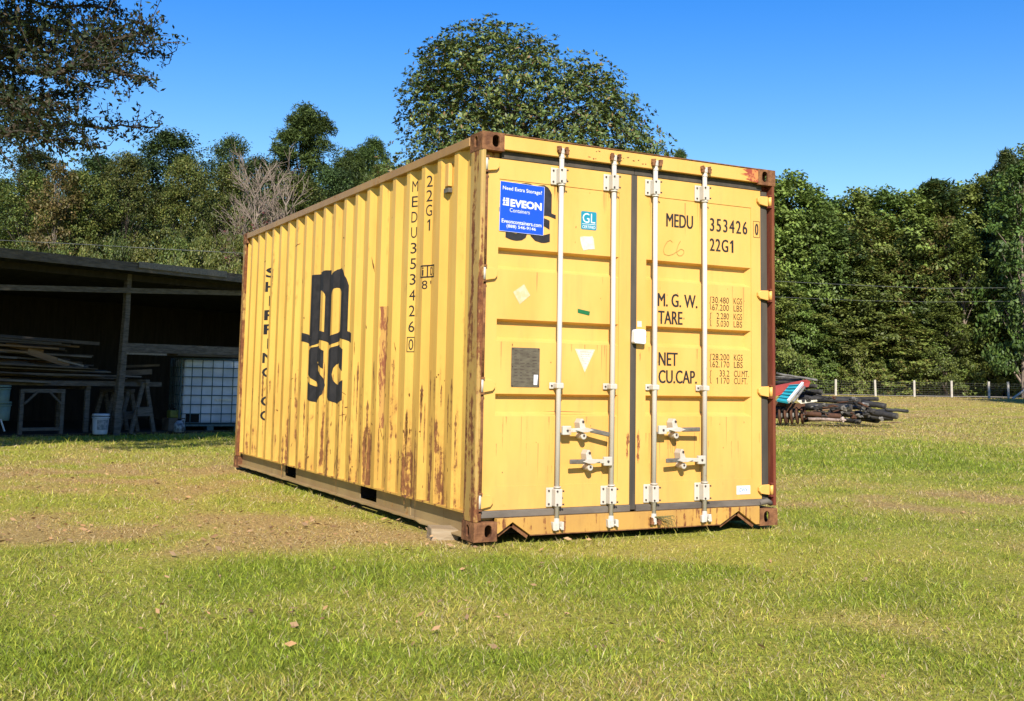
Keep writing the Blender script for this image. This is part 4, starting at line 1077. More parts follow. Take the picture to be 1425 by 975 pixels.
# ------------------------------------------------------------------ scrap heap on the right
SCR = 29.0
def sp(a_, b_, dd=0): return at(1070 + a_ / 7.125, 505 + b_ / 7.125, SCR + dd)
pxm = SCR / FPX / 7.125       # metres per enlarged pixel
M['char'] = plain('black_pipe_skin', (.016, .015, .016), (.045, .042, .04), 9, .7, (1, 1, 1), spec=.4)
M['char2'] = plain('charred_wood', (.02, .018, .017), (.06, .055, .05), 9, .9, bump=.5)
M['grey'] = plain('grey_timber', (.25, .24, .22), (.10, .09, .08), 8, .9)
M['endwood'] = plain('log_end', (.13, .115, .09), (.04, .035, .03), 14, .9)
M['redp'] = plain('faded_red', (.45, .08, .06), (.35, .05, .05), 4, .6)
M['tealp'] = plain('teal_slat', (.02, .32, .40), (.02, .26, .34), 4, .5)
M['concrete'] = plain('concrete_lump', (.30, .28, .24), (.09, .08, .07), 16, .95, bump=.5)
M['rustb'] = plain('rust_brown', (.13, .055, .028), (.06, .03, .018), 8, .85, bump=.4)
def log(a0, b0, a1, b1, r, d0, d1, mat, label, cat='pole', name='black_pole', group=None, ends=True, n=14):
    p = sp(a0, b0, d0); q = sp(a1, b1, d1); r *= pxm
    for P_ in (p, q): P_.z = max(P_.z, hz(P_.x, P_.y) + r * .8)
    o = p.copy(); mb = MB(); seg = 6; rn = random.Random(int(a0 * 7 + b0))
    pts = [Vector((0, 0, 0)).lerp(q - p, i / seg) + Vector((0, 0, rn.uniform(-.008, .008))) for i in range(seg + 1)]
    e_ = empty(name, o, 0, label, cat, group)
    mb.tube(pts, [r * rn.uniform(.94, 1.04) for _ in pts], n); mb.build('shaft', mat, e_, smooth=True)
    if ends:
        d = (q - p).normalized(); mb = MB()
        mb.tube([q - p, q - p + d * .012], [r * .86, r * .8], n); mb.tube([-d * .012, Vector((0, 0, 0))], [r * .8, r * .86], n)
        mb.build('cut_end', M['endwood'], e_)
    return e_
G_ = 'black poles and pipes in the scrap heap'
log(300, 345, 905, 380, 34, .5, -.2, M['char'], 'thick black pole across the upper middle of the scrap heap')
log(350, 425, 820, 445, 40, .2, -.4, M['char'], 'fattest black pole just beneath the upper middle one')
log(560, 350, 1085, 355, 22, 1.4, .9, M['char2'], 'slim dark pole at the back of the heap with a pale end')
log(920, 395, 1155, 425, 30, -.2, -.6, M['char'], 'short black pipe on the right shoulder of the scrap heap')
log(1160, 460, 1378, 476, 17, .2, .2, M['char'], 'thin black pipe sticking out farthest to the right')
log(1010, 490, 1270, 525, 30, -.3, -.8, M['char'], 'black pipe low at the right foot of the heap')
log(60, 195, 330, 172, 24, 1.0, .6, M['char2'], 'charred pole high on the left of the heap behind the red panel')
log(60, 150, 260, 160, 16, 1.4, 1.3, M['char2'], 'thin charred pole lying under the grey poles')
log(75, 105, 480, 168, 12, .8, .3, M['grey'], 'long pale grey pole on the very top of the heap', ends=False, name='grey_pole')
log(60, 132, 300, 150, 9, 1.2, .9, M['grey'], 'shorter grey pole just below the topmost pole', ends=False, name='grey_pole')
log(330, 240, 470, 225, 20, .4, .0, M['char2'], 'short charred log with a pale end right of the red panel')
log(370, 290, 525, 285, 24, .5, .2, M['char'], 'short black pipe under the charred log')
log(280, 300, 520, 320, 20, .6, .4, M['char'], 'dark pipe end tucked beneath the short black pipe')
random.seed(77)
for i in range(14):
    a0 = random.uniform(330, 900); L = random.uniform(200, 420); b0 = random.uniform(400, 560)
    log(a0, b0, min(a0 + L, 1280), b0 + random.uniform(-25, 40), random.uniform(16, 30), random.uniform(0, 1.6), random.uniform(-.6, 1.0), random.choice([M['char'], M['char2'], M['char']]), 'dark pole buried in the middle of the scrap heap', group=G_)
for i in range(9):
    a0 = random.uniform(-380, 60); L = random.uniform(250, 500); b0 = random.uniform(250, 560)
    log(a0, b0, a0 + L, b0 + random.uniform(-25, 30), random.uniform(18, 30), random.uniform(.6, 2), random.uniform(.2, 1.4), M['char2'], 'dark pole in the part of the heap behind the container', group='poles behind the container')
log(370, 500, 710, 530, 25, -.9, -1.0, M['rustb'], 'rust brown pole at the front foot of the heap', name='rusty_pole')
log(390, 550, 740, 568, 15, -1.1, -1.2, plain('pink_wood', (.42, .32, .27), (.18, .13, .10), 16, .8), 'pale pinkish pole lying on the grass before the heap', name='pale_pole')
log(380, 490, 600, 462, 9, -.7, -.6, M['plank_warm'], 'thin tan stick resting on the rust brown pole', name='tan_stick', ends=False)
# panels
def slab(name, pts, dd, th, mat, label, cat):
    P_ = [sp(a_, b_, d_) for (a_, b_), d_ in zip(pts, dd)]; o = P_[0].copy(); nrm = (P_[1] - P_[0]).cross(P_[-1] - P_[0]).normalized()
    if nrm.dot(Vector(FWD)) < 0: nrm = -nrm
    e_ = empty(name, o, 0, label, cat); mb = MB(); n_ = len(P_)
    b = [p_ - o for p_ in P_]; mb.v = [tuple(p_) for p_ in b] + [tuple(p_ + nrm * th) for p_ in b]
    mb.f = [tuple(range(n_)), tuple(reversed(range(n_, 2 * n_)))] + [(i, (i + 1) % n_, n_ + (i + 1) % n_, n_ + i) for i in range(n_)]
    mb.build('panel', mat, e_); return e_, b, nrm
slab('red_panel', [(10, 235), (375, 165), (412, 185), (395, 235), (300, 250), (70, 330), (10, 340)], [.2, .0, .0, .0, .0, .1, .2], .08, M['redp'], 'faded red plastic panel lying behind the teal one', 'panel')
e_, b, nr = slab('teal_panel', [(205, 215), (335, 205), (190, 385), (78, 365)], [-.3, -.3, -.9, -.9], .05, M['tealp'], 'teal slatted panel with a white edge leaning on the heap', 'panel')
mb = MB()
for k_ in range(5):
    t_ = (k_ + .5) / 5.2; p_ = b[0].lerp(b[3], t_); q_ = b[1].lerp(b[2], t_)
    mb.beam(p_ - nr * .012, q_ - nr * .012, .02, .02, up=tuple(nr))
mb.build('slat', plain('dark_teal', (.01, .13, .18), None, 6, .6), e_)
mb = MB(); mb.beam(b[1] - nr * .01, b[2] - nr * .01, .06, .09, up=tuple(nr)); mb.build('edge_strip', M['wht'], e_)
log(355, 235, 235, 390, 13, -.35, -.9, M['grey'], 'grey pole lying beside the teal panel', name='grey_pole', ends=False)
e_, b, nr = slab('white_plank', [(275, 372), (475, 350), (480, 380), (320, 404)], [-.8, -.8, -.8, -.8], .04, M['paper'], 'white plank with black marks lying on the black poles', 'plank')
mb = MB()
for a_, w_ in ((345, 26), (395, 40)):
    p_ = sp(a_, 372 if a_ < 380 else 364, -.83) - sp(275, 372, -.8); mb.box(-w_ * pxm / 2, w_ * pxm / 2, -.004, .004, -.03, .03, Matrix.Translation(p_) @ Matrix.Rotation(YAW, 4, 'Z'), jit=.01)
mb.build('black_mark', M['black'], e_)
def lump(a_, b_, r, dd, mat, label, cat='rubble', name='concrete_lump', sq=(1, 1, 1)):
    p = sp(a_, b_, dd); bm = bmesh.new(); bmesh.ops.create_icosphere(bm, subdivisions=3, radius=r * pxm)
    rn = random.Random(int(a_)); cs = [Vector([rn.gauss(0, 1) for _ in range(3)]).normalized() for _ in range(14)]
    for v_ in bm.verts:
        d = v_.co.normalized(); v_.co *= .55 + .75 * max(c_.dot(d) for c_ in cs) ** 6 ; v_.co.x *= sq[0]; v_.co.z *= sq[2]
    me = bpy.data.meshes.new(name); bm.to_mesh(me); bm.free(); me.materials.append(mat); o = bpy.data.objects.new(name, me); COL.objects.link(o)
    o.location = p; o.location.z = max(p.z, hz(p.x, p.y) + r * pxm * .3); tag(o, label, cat, 'dark scrap pieces in the heap' if name == 'scrap_piece' else None)
lump(755, 440, 36, -.9, M['concrete'], 'pale jagged concrete lump in the middle of the black poles')
lump(925, 465, 20, -.9, M['concrete'], 'small pale crumpled lump among the black poles', name='crumpled_sheet')
lump(885, 518, 20, -.9, M['concrete'], 'round grey lump low in the middle of the heap', name='stone')
lump(735, 562, 24, -1.3, plain('pale_stone', (.55, .46, .40), (.4, .3, .26), 9, .9), 'pinkish stone on the grass at the end of the pale pole', name='stone')
lump(1110, 555, 22, -1.0, M['concrete'], 'broken grey lump at the right foot of the heap', name='stone')
lump(1240, 590, 44, -.6, plain('red_clay', (.34, .19, .10), (.34, .24, .11), 9, .95), 'low mound of reddish clay right of the heap', 'soil', 'clay_mound', (3.2, 1, .10))
random.seed(123)
for i in range(16):
    a_ = random.uniform(360, 1080); b_ = random.uniform(330, 560)
    lump(a_, b_, random.uniform(14, 30), random.uniform(-1.2, -.4), random.choice([M['char2'], M['char2'], M['rustb'], M['grey']]), 'dark crumpled scrap piece caught between the black poles', 'scrap', 'scrap_piece', (random.uniform(1, 1.8), 1, random.uniform(.5, 1)))
for i in range(16):
    a0 = random.uniform(280, 1000); b0 = random.uniform(300, 540); L = random.uniform(60, 200)
    log(a0, b0, a0 + L, b0 + random.uniform(-50, 50), random.uniform(5, 10), random.uniform(-1.2, -.6), random.uniform(-1.2, -.4), random.choice([M['char2'], M['grey'], M['rustb'], M['char2']]), 'thin broken stick lying across the black poles', 'stick', 'broken_stick', 'thin broken sticks on the scrap heap', ends=False, n=7)
# rusty implement: beam with discs
rp = sp(180, 560, -.4); imp = empty('disc_harrow', (rp.x, rp.y, hz(rp.x, rp.y)), 0, 'rusty farm disc implement beside the container corner', 'implement')
mb = MB(); a0 = sp(60, 395, -.4) - imp.location; a1 = sp(355, 432, -.4) - imp.location; mb.beam(a0, a1, .09, .14, jit=.01); mb.build('beam', M['rustb'], imp)
mb = MB(); mb.beam(sp(185, 400, -.5) - imp.location, sp(190, 590, -.5) - imp.location, .06, .06); mb.beam(sp(345, 430, -.5) - imp.location, sp(370, 560, -.5) - imp.location, .06, .06); mb.build('upright', M['rustb'], imp)
side_d = Vector((math.cos(YAW), math.sin(YAW), 0))
for a_ in (110, 165, 225, 280, 330):
    c_ = sp(a_, 520, -.5) - imp.location; ax2 = (side_d + Vector((.2, -.75, .1))).normalized(); mb = MB()
    mb.tube([c_ - ax2 * .03, c_, c_ + ax2 * .03], [.20, .24, .20], 20); mb.build('disc', M['rustb'], imp, smooth=True)
    mb = MB(); mb.tube([c_ - ax2 * .07, c_ + ax2 * .07], .07, 12); mb.build('hub', M['grey'], imp, smooth=True)
# ------------------------------------------------------------------ wire fence far right
FD = 80.0
fence = empty('wire_fence', (0, 0, 0), 0, 'wire mesh fence with white wooden posts along the far woodland edge', 'fence')
M['fpost'] = plain('pale_posts', (.62, .58, .50), (.5, .45, .38), 6, .9)
M['wire'] = plain('fence_wire', (.30, .30, .28), None, 6, .6, metal=.3)
pxs = [790, 845, 900, 952, 1005, 1058, 1110, 1163, 1218.5, 1272.5, 1324.5, 1376.5, 1403.5, 1460, 1512, 1565]
fp = []
for i, u in enumerate(pxs):
    p = at(u, 551, FD); z0 = hz(p.x, p.y); fp.append(Vector((p.x, p.y, z0)))
    rn = random.Random(i); mb = MB(); hgt = 1.20 + rn.uniform(-.04, .06) + (.0 if i < 8 else .02); dx = rn.uniform(-.04, .06)
    mb.tube([(p.x, p.y, z0 - .1), (p.x - dx, p.y, z0 + hgt)], .085, 8); mb.build('post', M['fpost'], fence)
a0 = at(1409, 553, FD - .2); a1 = at(1432, 538, FD - .2); mb = MB(); mb.tube([(a0.x, a0.y, hz(a0.x, a0.y)), a1], .085, 8); mb.build('brace', M['fpost'], fence)
mb = MB()
for p, q in zip(fp, fp[1:]):
    for k_ in range(7): h_ = .08 + k_ * .165; mb.tube([p + Vector((0, 0, h_)), q + Vector((0, 0, h_))], .0028, 3, False)
    n_ = 14
    for k_ in range(1, n_): c_ = p.lerp(q, k_ / n_); mb.tube([c_ + Vector((0, 0, .08)), c_ + Vector((0, 0, 1.07))], .0020, 3, False)
mb.build('wire_mesh', M['wire'], fence)
# pale track just inside/behind the fence
mb = MB(); xs4 = np.linspace(500, 1900, 60); prev = None
for u in xs4:
    a0 = at(u, 551, FD + 2.5); a1 = at(u, 551, FD + 6.0)
    b = len(mb.v); mb.v += [(a0.x, a0.y, hz(a0.x, a0.y) + .05), (a1.x, a1.y, hz(a1.x, a1.y) + .06)]
    if prev is not None: mb.f.append((prev, b, b + 1, prev + 1))
    prev = b
o = mb.build('track', plain('gravel_track', (.38, .34, .30), (.28, .25, .21), 3, .95), None); tag(o, kind='structure')

# ------------------------------------------------------------------ trees
M['leaf'] = foliage_mat('leaves', .22, vary=1.0, rough=.55, spec=.35)
M['magleaf'] = foliage_mat('magnolia_leaves', .10, rough=.48, spec=.3)
M['oakleaf'] = foliage_mat('oak_leaves', .25, rough=.6, spec=.3)
M['bark'] = plain('bark', (.10, .08, .062), (.055, .045, .036), 6, .95, (1, 1, .3), bump=.5)
M['palebark'] = plain('pale_bark', (.36, .29, .23), (.19, .14, .11), 6, .9, (1, 1, .3))
def leaf_mesh(name, pos, size, rs, mat, cols, aspect=.5, up=.35, outc=None, droop=0):
    n = len(pos); nm = rs.normal(size=(n, 3)); nm[:, 2] = np.abs(nm[:, 2]) + up
    if outc is not None:
        o_ = pos - outc; o_ /= np.linalg.norm(o_, axis=1)[:, None] + 1e-6; nm += o_ * .9
    nm /= np.linalg.norm(nm, axis=1)[:, None]
    t_ = rs.normal(size=(n, 3)); t_ -= nm * (t_ * nm).sum(1)[:, None]; t_ /= np.linalg.norm(t_, axis=1)[:, None]
    b_ = np.cross(nm, t_); s_ = (size * (.6 + .8 * rs.rand(n)))[:, None]
    V = np.stack([pos - t_ * s_ * .5, pos + b_ * s_ * aspect * .5, pos + t_ * s_ * .5, pos - b_ * s_ * aspect * .5], 1).reshape(-1, 3)
    F = np.arange(4 * n).reshape(-1, 4)
    me = bpy.data.meshes.new(name); np_mesh(me, V, F, 4); np_col(me, np.repeat(cols, 4, 0)); me.materials.append(mat); return me
def colvar(rs, n, base, alt, pa=.25, v=.35):
    c = np.where((rs.rand(n) < pa)[:, None], np.array(alt), np.array(base)); return c * (1 - v + 2 * v * rs.rand(n))[:, None]
def limb_mesh(H_, R0, tips, seed, base_z, crook=.06, lean=0):
    rn = random.Random(seed); mb = MB(); pts = []
    top = H_ * .92
    for i in range(9):
        t_ = i / 8; pts.append(Vector((math.sin(t_ * 3 + seed) * crook * H_ * t_ * .4 + lean * t_, math.cos(t_ * 2.3 + seed) * crook * H_ * t_ * .4, top * t_)))
    mb.tube(pts, [R0 * (1 - .88 * i / 8) for i in range(9)], 8)
    for tp in tips:
        tp = Vector(tp); t0 = max(base_z / top * .8, min(.93, (tp.z / top) - .12 - .15 * rn.random()))
        i = min(7, int(t0 * 8)); p = pts[i].lerp(pts[i + 1], t0 * 8 - i); mid = p.lerp(tp, .5) + Vector((rn.uniform(-.1, .1), rn.uniform(-.1, .1), .04 * H_ * rn.random()))
        r = R0 * (1 - .88 * t0) * .45
        mb.tube([p, mid, tp], [r, r * .6, r * .18], 5, False)
    return mb
def make_tree(name, seed, H_, Rr, base, kind, nclump, nleaf, lsize, base_c, alt_c, pa, bark='bark', shape='round', flatn=.45, cl=.9, tr=1.0):
    rs = np.random.RandomState(seed); cen = []
    while len(cen) < nclump:
        z = base + (H_ - base) * rs.rand() ** .78
        t_ = (z - base) / (H_ - base)
        if shape == 'round': rad = Rr * math.sqrt(max(0, 1 - (2 * t_ - .85) ** 2 / 1.38)) 
        elif shape == 'full': rad = Rr * (1 - t_ ** 4.5) ** .5 * (.9 + .12 * t_)
        elif shape == 'pine': rad = Rr * (1 - t_) ** .45 * (.55 + .5 * min(1, t_ * 3))
        a_ = rs.rand() * 6.283; r = rad * (rs.rand() ** .4) * (.78 + .22 * math.sin(a_ * 3 + seed + t_ * 5) + .22 * math.sin(a_ * 2 - seed * 2 + t_ * 9))
        cen.append((r * math.cos(a_), r * math.sin(a_), z))
    cen = np.array(cen); cs = cl * (.55 + .8 * rs.rand(nclump))
    idx = rs.randint(0, nclump, nleaf)
    g_ = rs.normal(size=(nleaf, 3)); g_ /= np.linalg.norm(g_, axis=1)[:, None]; g_ *= (rs.rand(nleaf) ** .5)[:, None]
    g_[:, 2] *= flatn
    pos = cen[idx] + g_ * cs[idx][:, None]
    cc = colvar(rs, nleaf, base_c, alt_c, pa); clv = .72 + .56 * rs.rand(nclump); cc = cc * clv[idx][:, None]
    me = leaf_mesh(name + '_crown', pos, np.full(nleaf, lsize), rs, M['leaf'], cc, .55 if kind != 'pine' else .22, outc=np.array([0, 0, H_ * .45]))
    e_ = empty(name, (0, 0, 0)); o = bpy.data.objects.new('crown', me); COL.objects.link(o); o.parent = e_
    tips = cen[rs.permutation(nclump)[:min(nclump, 36)]]
    mb = limb_mesh(H_, (.016 * H_ + .02) * tr, tips, seed, base); mb.build('trunk', M[bark], e_)
    return e_
GR = (.080, .130, .024); GR2 = (.130, .180, .034); DK = (.048, .085, .022); OL = (.125, .160, .032)
protos = []
def hide_proto(p): protos.append(p); return p
P_ = {}
P_['oak1'] = make_tree('broadleaf_tree', 1, 18, 5.2, .8, 'b', 190, 15000, .40, GR2, OL, .35, shape='full', flatn=.52, cl=1.25)
P_['oak2'] = make_tree('broadleaf_tree', 2, 18, 4.6, 1.2, 'b', 180, 14000, .38, GR, GR2, .35, shape='full', flatn=.55, cl=1.2, bark='palebark')
P_['oak3'] = make_tree('broadleaf_tree', 3, 17, 4.9, .6, 'b', 190, 15000, .38, OL, (.12, .10, .025), .2, shape='full', flatn=.52, cl=1.25)
P_['dark'] = make_tree('evergreen_tree', 4, 18, 4.4, 1.5, 'b', 170, 13000, .38, DK, GR, .3, shape='full', flatn=.5, cl=1.1)
P_['pine'] = make_tree('pine_tree', 5, 18, 3.7, 5, 'pine', 130, 16000, .55, (.045, .075, .02), (.085, .10, .025), .3, shape='pine', flatn=.55, cl=1.0)
P_['shrub'] = make_tree('shrub', 6, 4, 2.6, .1, 'b', 60, 5000, .26, GR2, (.12, .12, .03), .3, shape='full', flatn=.5, cl=.8)
P_['near1'] = make_tree('broadleaf_tree', 7, 11, 3.4, .8, 'b', 260, 50000, .135, (.080, .105, .020), (.14, .14, .03), .3, shape='full', flatn=.45, cl=.75)
P_['near2'] = make_tree('evergreen_tree', 8, 11, 3.2, 1, 'b', 260, 50000, .13, (.055, .085, .022), (.035, .055, .018), .3, shape='full', flatn=.5, cl=.7)
P_['near3'] = make_tree('pine_tree', 9, 13, 2.9, 3.0, 'pine', 300, 64000, .24, (.085, .125, .028), (.055, .09, .022), .35, shape='full', flatn=.6, cl=.60)
P_['nbush'] = make_tree('shrub', 16, 4, 2.6, .1, 'b', 90, 18000, .11, (.085, .110, .022), (.14, .14, .03), .3, shape='full', flatn=.5, cl=.6)
P_['near4'] = make_tree('broadleaf_tree', 10, 11, 2.8, .5, 'b', 160, 15000, .20, (.12, .12, .028), (.20, .16, .05), .25, shape='round', flatn=.5, cl=.75, bark='palebark')
PH = {'oak1': 18, 'oak2': 18, 'oak3': 17, 'dark': 18, 'pine': 18, 'shrub': 4, 'near1': 11, 'near2': 11, 'near3': 13, 'near4': 11, 'nbush': 4}
PR = {'oak1': 5.2, 'oak2': 4.6, 'oak3': 4.9, 'dark': 4.4, 'pine': 3.7, 'shrub': 2.6, 'near1': 3.4, 'near2': 3.2, 'near3': 2.9, 'near4': 2.8, 'nbush': 2.6}
usedp = set(); rt = random.Random(99)
def plant(kind, u, vtop, depth, wpx=None, label=None, group=None, cat='tree', hscale=None):
    base = at(u, 540, depth); z0 = hz(base.x, base.y); top = at(u, vtop, depth).z if vtop is not None else hscale
    Ht = top - z0 if vtop is not None else hscale
    if kind in usedp: e_ = copy_tree(P_[kind])
    else: e_ = P_[kind]; usedp.add(kind)
    sz = Ht / PH[kind]; sx = (wpx * depth / FPX / 2) / PR[kind] if wpx else sz * rt.uniform(.85, 1.15)
    e_.location = (base.x, base.y, z0 - .05); e_.rotation_euler = (0, 0, rt.uniform(0, 6.28)); e_.scale = (sx, sx, sz)
    tag(e_, label, cat, group); return e_
TL = 'trees of the woodland edge'
lab = {'oak1': 'yellow green broadleaf tree in the far woodland edge', 'oak2': 'mid green broadleaf tree with pale trunk in the far woodland edge', 'oak3': 'olive broadleaf tree in the far woodland edge',
       'dark': 'dark evergreen in the far woodland edge', 'pine': 'tall pine in the far woodland edge', 'shrub': 'low leafy bush at the foot of the far woodland'}
# right woodland edge, front row following the skyline
sky_pts = [(1060, 246), (1098, 240), (1132, 258), (1165, 276), (1200, 264), (1240, 262), (1275, 268), (1305, 250), (1340, 256), (1368, 246), (1400, 232), (1440, 205)]
def skyl(u): return float(np.interp(u, [p[0] for p in sky_pts], [p[1] for p in sky_pts]))
kinds = ['oak1', 'oak2', 'oak3', 'oak1', 'dark', 'oak3', 'oak2', 'pine']
i = 0
for u, v in sky_pts:
    k_ = 'oak1' if i in (0, 1, 5) else ('pine' if i in (7, 10) else kinds[(i * 3) % 6]); plant(k_, u, v, rt.uniform(91, 95), rt.uniform(120, 150), lab[k_], TL); i += 1
for u in range(1078, 1440, 33):
    k_ = rt.choice(['oak1', 'oak3', 'oak2', 'dark', 'oak1']); plant(k_, u, skyl(u) + rt.uniform(14, 60), rt.uniform(90, 94), rt.uniform(85, 130), lab[k_], TL)
for u in range(1080, 1480, 27):      # lower trees in front
    k_ = rt.choice(['oak1', 'oak3', 'oak2', 'oak1']); plant(k_, u + rt.uniform(-10, 10), rt.choice([rt.uniform(300, 350), rt.uniform(350, 420), rt.uniform(400, 450)]), rt.uniform(87.0, 90), rt.uniform(75, 125), lab[k_], TL)
for u in range(1075, 1500, 24): plant('shrub', u, rt.uniform(480, 512), rt.uniform(87, 88.5), rt.uniform(36, 60), lab['shrub'], 'bushes along the far woodland', 'bush')
for u in range(1050, 1560, 38): 
    k_ = rt.choice(['dark', 'oak2', 'oak3']); plant(k_, u + rt.uniform(-10, 10), skyl(u) + rt.uniform(10, 55), rt.uniform(99, 106), rt.uniform(95, 120), lab[k_], TL)
for u in range(560, 1060, 62):       # hidden by the container from here, seen from a step aside
    k_ = rt.choice(['dark', 'oak2', 'oak3', 'oak1']); plant(k_, u, 262 + rt.uniform(-8, 20), rt.uniform(90, 98), rt.uniform(110, 140), lab[k_], TL)
for u in range(1490, 1900, 70):
    k_ = rt.choice(['dark', 'oak2', 'pine']); plant(k_, u, 200 + rt.uniform(-20, 20), rt.uniform(88, 96), rt.uniform(110, 140), lab[k_], TL)
plant('pine', 945, 206, 84, 62, 'pine top showing just above the container roof beside the magnolia')
P_['slim'] = make_tree('slim_tree', 41, 12, 1.7, 7.0, 'b', 50, 3500, .30, OL, (.17, .14, .04), .4, shape='round', flatn=.5, cl=.8, bark='palebark', tr=.4); PH['slim'] = 12; PR['slim'] = 1.7
for u, v, d in ((1291, 330, 89.4), (1327, 300, 88.6), (1342, 320, 89.2), (1395, 400, 88.4), (1262, 360, 89.5)):
    plant('slim', u, v, d, 42, 'slim young tree with a bare pale trunk at the woodland edge', 'slim pale trunked trees at the woodland edge')
# tall dark trees at the right edge and the ones outside the frame that shade them
plant('oak2', 1425, 222, 84, 110, 'tall dark green tree at the right edge of the field', cat='tree')
plant('pine', 1412, 206, 88, 80, 'tall pine rising behind the dark green tree at the right edge', cat='tree')
for (az, d, hh) in ((62.5, 58, 17), (66, 52, 18), (61, 68, 17), (70, 62, 19), (64, 74, 18), (74, 54, 19)):
    x = CN[0] + d * math.sin(R_(az)); y = CN[1] + d * math.cos(R_(az)); e_ = copy_tree(P_['dark']); e_.location = (x, y, hz(x, y)); s_ = hh / 18; e_.scale = (s_ * 1.2, s_ * 1.2, s_)
    e_.rotation_euler = (0, 0, d); tag(e_, 'dark evergreen beyond the right edge of the field', 'tree', 'evergreens right of the field')
# left woodland behind the shed
LB = 'trees behind the shed'
l1 = {'near1': 'green broadleaf tree crowding behind the shed roof', 'near2': 'dark green tree in the thicket behind the shed', 'near3': 'pine in the woodland behind the shed', 'near4': 'yellowing thin tree behind the shed'}
for (k_, u, v, d, w_, lb) in (
    ('near2', 215, 178, 46, 190, 'tall grey green tree rising highest left of the bare tree'), ('near2', 305, 186, 47, 120, 'narrow dark tree between the grey green tree and the bare tree'), ('near2', 120, 212, 44, 160, l1['near2']),
    ('near2', 30, 205, 44, 150, l1['near2']), ('near3', 412, 139, 48, 140, 'tall rounded pine left of the magnolia, above the container roof'), ('near3', 475, 205, 52, 100, 'smaller pine right of the tall rounded pine'), ('near3', 505, 188, 56, 95, 'slender pine beside the magnolia crown'),
    ('near1', 20, 232, 37, 140, l1['near1']), ('near1', 95, 232, 36, 130, l1['near1']), ('near1', 160, 205, 37, 130, l1['near1']), ('near1', 245, 212, 38, 120, l1['near1']), ('near1', 300, 222, 37, 110, l1['near1']), ('near1', 345, 300, 38, 70, l1['near1']),
    ('near4', 62, 222, 35, 90, 'slender yellowing tree with a pale trunk at the left'), ('near1', 400, 240, 42, 150, l1['near1']), ('near2', 455, 232, 46, 140, l1['near2']), ('near1', 520, 225, 48, 110, l1['near1']),
    ('near2', -60, 200, 42, 160, l1['near2']), ('near2', -150, 190, 42, 170, l1['near2']), ('near1', -230, 180, 42, 170, l1['near1']), ('near2', 345, 215, 46, 120, l1['near2']), ('near1', 600, 240, 50, 140, l1['near1']), ('near2', 700, 245, 52, 150, l1['near2']), ('near1', 810, 250, 54, 150, l1['near1'])):
    plant(k_, u, v, d, w_, lb, LB if lb in l1.values() else None)
# second row to close the gaps, farther
for u in range(-120, 620, 55):
    k_ = rt.choice(['dark', 'oak2', 'oak3']); plant(k_, u, 262 + rt.uniform(-10, 25), rt.uniform(62, 70), rt.uniform(110, 150), 'tree in the wood behind the shed, seen through gaps', 'far trees behind the shed')
for u in range(-20, 420, 42): plant('nbush', u, rt.uniform(318, 345), rt.uniform(31, 33), rt.uniform(80, 120), 'leafy bush directly behind the shed roof', 'bushes behind the shed', 'bush')
# bare tree with reddish creeper
def bare_tree(u, vtop, depth, wpx, seed):
    base = at(u, 540, depth); z0 = hz(base.x, base.y); Ht = at(u, vtop, depth).z - z0; W2 = wpx * depth / FPX / 2
    e_ = empty('bare_tree', (base.x, base.y, z0), 0, 'leafless grey tree with a reddish creeper left of the tall pine', 'tree')
    rn = random.Random(seed); mb = MB(); nodes_ = []
    def twig(p, d, L, r, lv):
        q = p; pts = [p]
        for i in range(3):
            d = (d + Vector((rn.uniform(-.12, .12), rn.uniform(-.12, .12), .06))).normalized(); q = q + d * L / 3; pts.append(q)
        mb.tube(pts, [r, r * .85, r * .7, r * .5], 4, False)
        if lv < 3:
            for k in range(4):
                a_ = rn.choice([-1, 1]) * rn.uniform(.35, .75); ax2 = Vector((0, 1, rn.uniform(-.6, .6)) if rn.random() < .7 else (1, 0, 0)).normalized()
                twig(pts[1 + k % 3], (Matrix.Rotation(a_, 3, ax2) @ d).normalized(), L * rn.uniform(.45, .7), max(.0075, r * .62), lv + 1)
    for k in range(9):
        fx = (k - 4) / 4 + rn.uniform(-.1, .1); tip = Vector((W2 * .62 * fx, rn.uniform(-.9, .9), Ht * (.90 - .22 * fx * fx) * rn.uniform(.9, 1.0))); b0 = Vector((fx * .18, rn.uniform(-.1, .1), 0)); pts = []
        for i in range(9):
            t_ = i / 8; pts.append(Vector((b0.x + (tip.x - b0.x) * t_ ** 1.5, b0.y + (tip.y - b0.y) * t_ ** 1.4, tip.z * t_)) + Vector((rn.uniform(-.07, .07), rn.uniform(-.07, .07), 0)))
        mb.tube(pts, [.065 * (1 - .85 * i / 8) for i in range(9)], 6, False)
        for i in range(3, 9):
            for q in range(2 if i > 4 else 1): d = (pts[i] - pts[i - 1]).normalized(); s_ = rn.choice([-1, 1]); twig(pts[i], (d + Vector((s_ * rn.uniform(.3, .7), rn.uniform(-.4, .4), 0))).normalized(), rn.uniform(.6, 1.0), .015, 1)
    mb.build('trunk', M['palebark'], e_)
    rs = np.random.RandomState(4); n = 9000; cen = np.array([(rn.gauss(.3, W2 * .55), rn.gauss(0, .8), rn.uniform(Ht * .25, Ht * .66)) for _ in range(70)])
    pos = cen[rs.randint(0, 70, n)] + rs.normal(size=(n, 3)) * .33
    me = leaf_mesh('creeper', pos, np.full(n, .12), rs, M['oakleaf'], colvar(rs, n, (.13, .045, .035), (.12, .09, .05), .4), .5)
    o = bpy.data.objects.new('creeper', me); COL.objects.link(o); o.parent = e_
bare_tree(362, 188, 33.5, 96, 12)

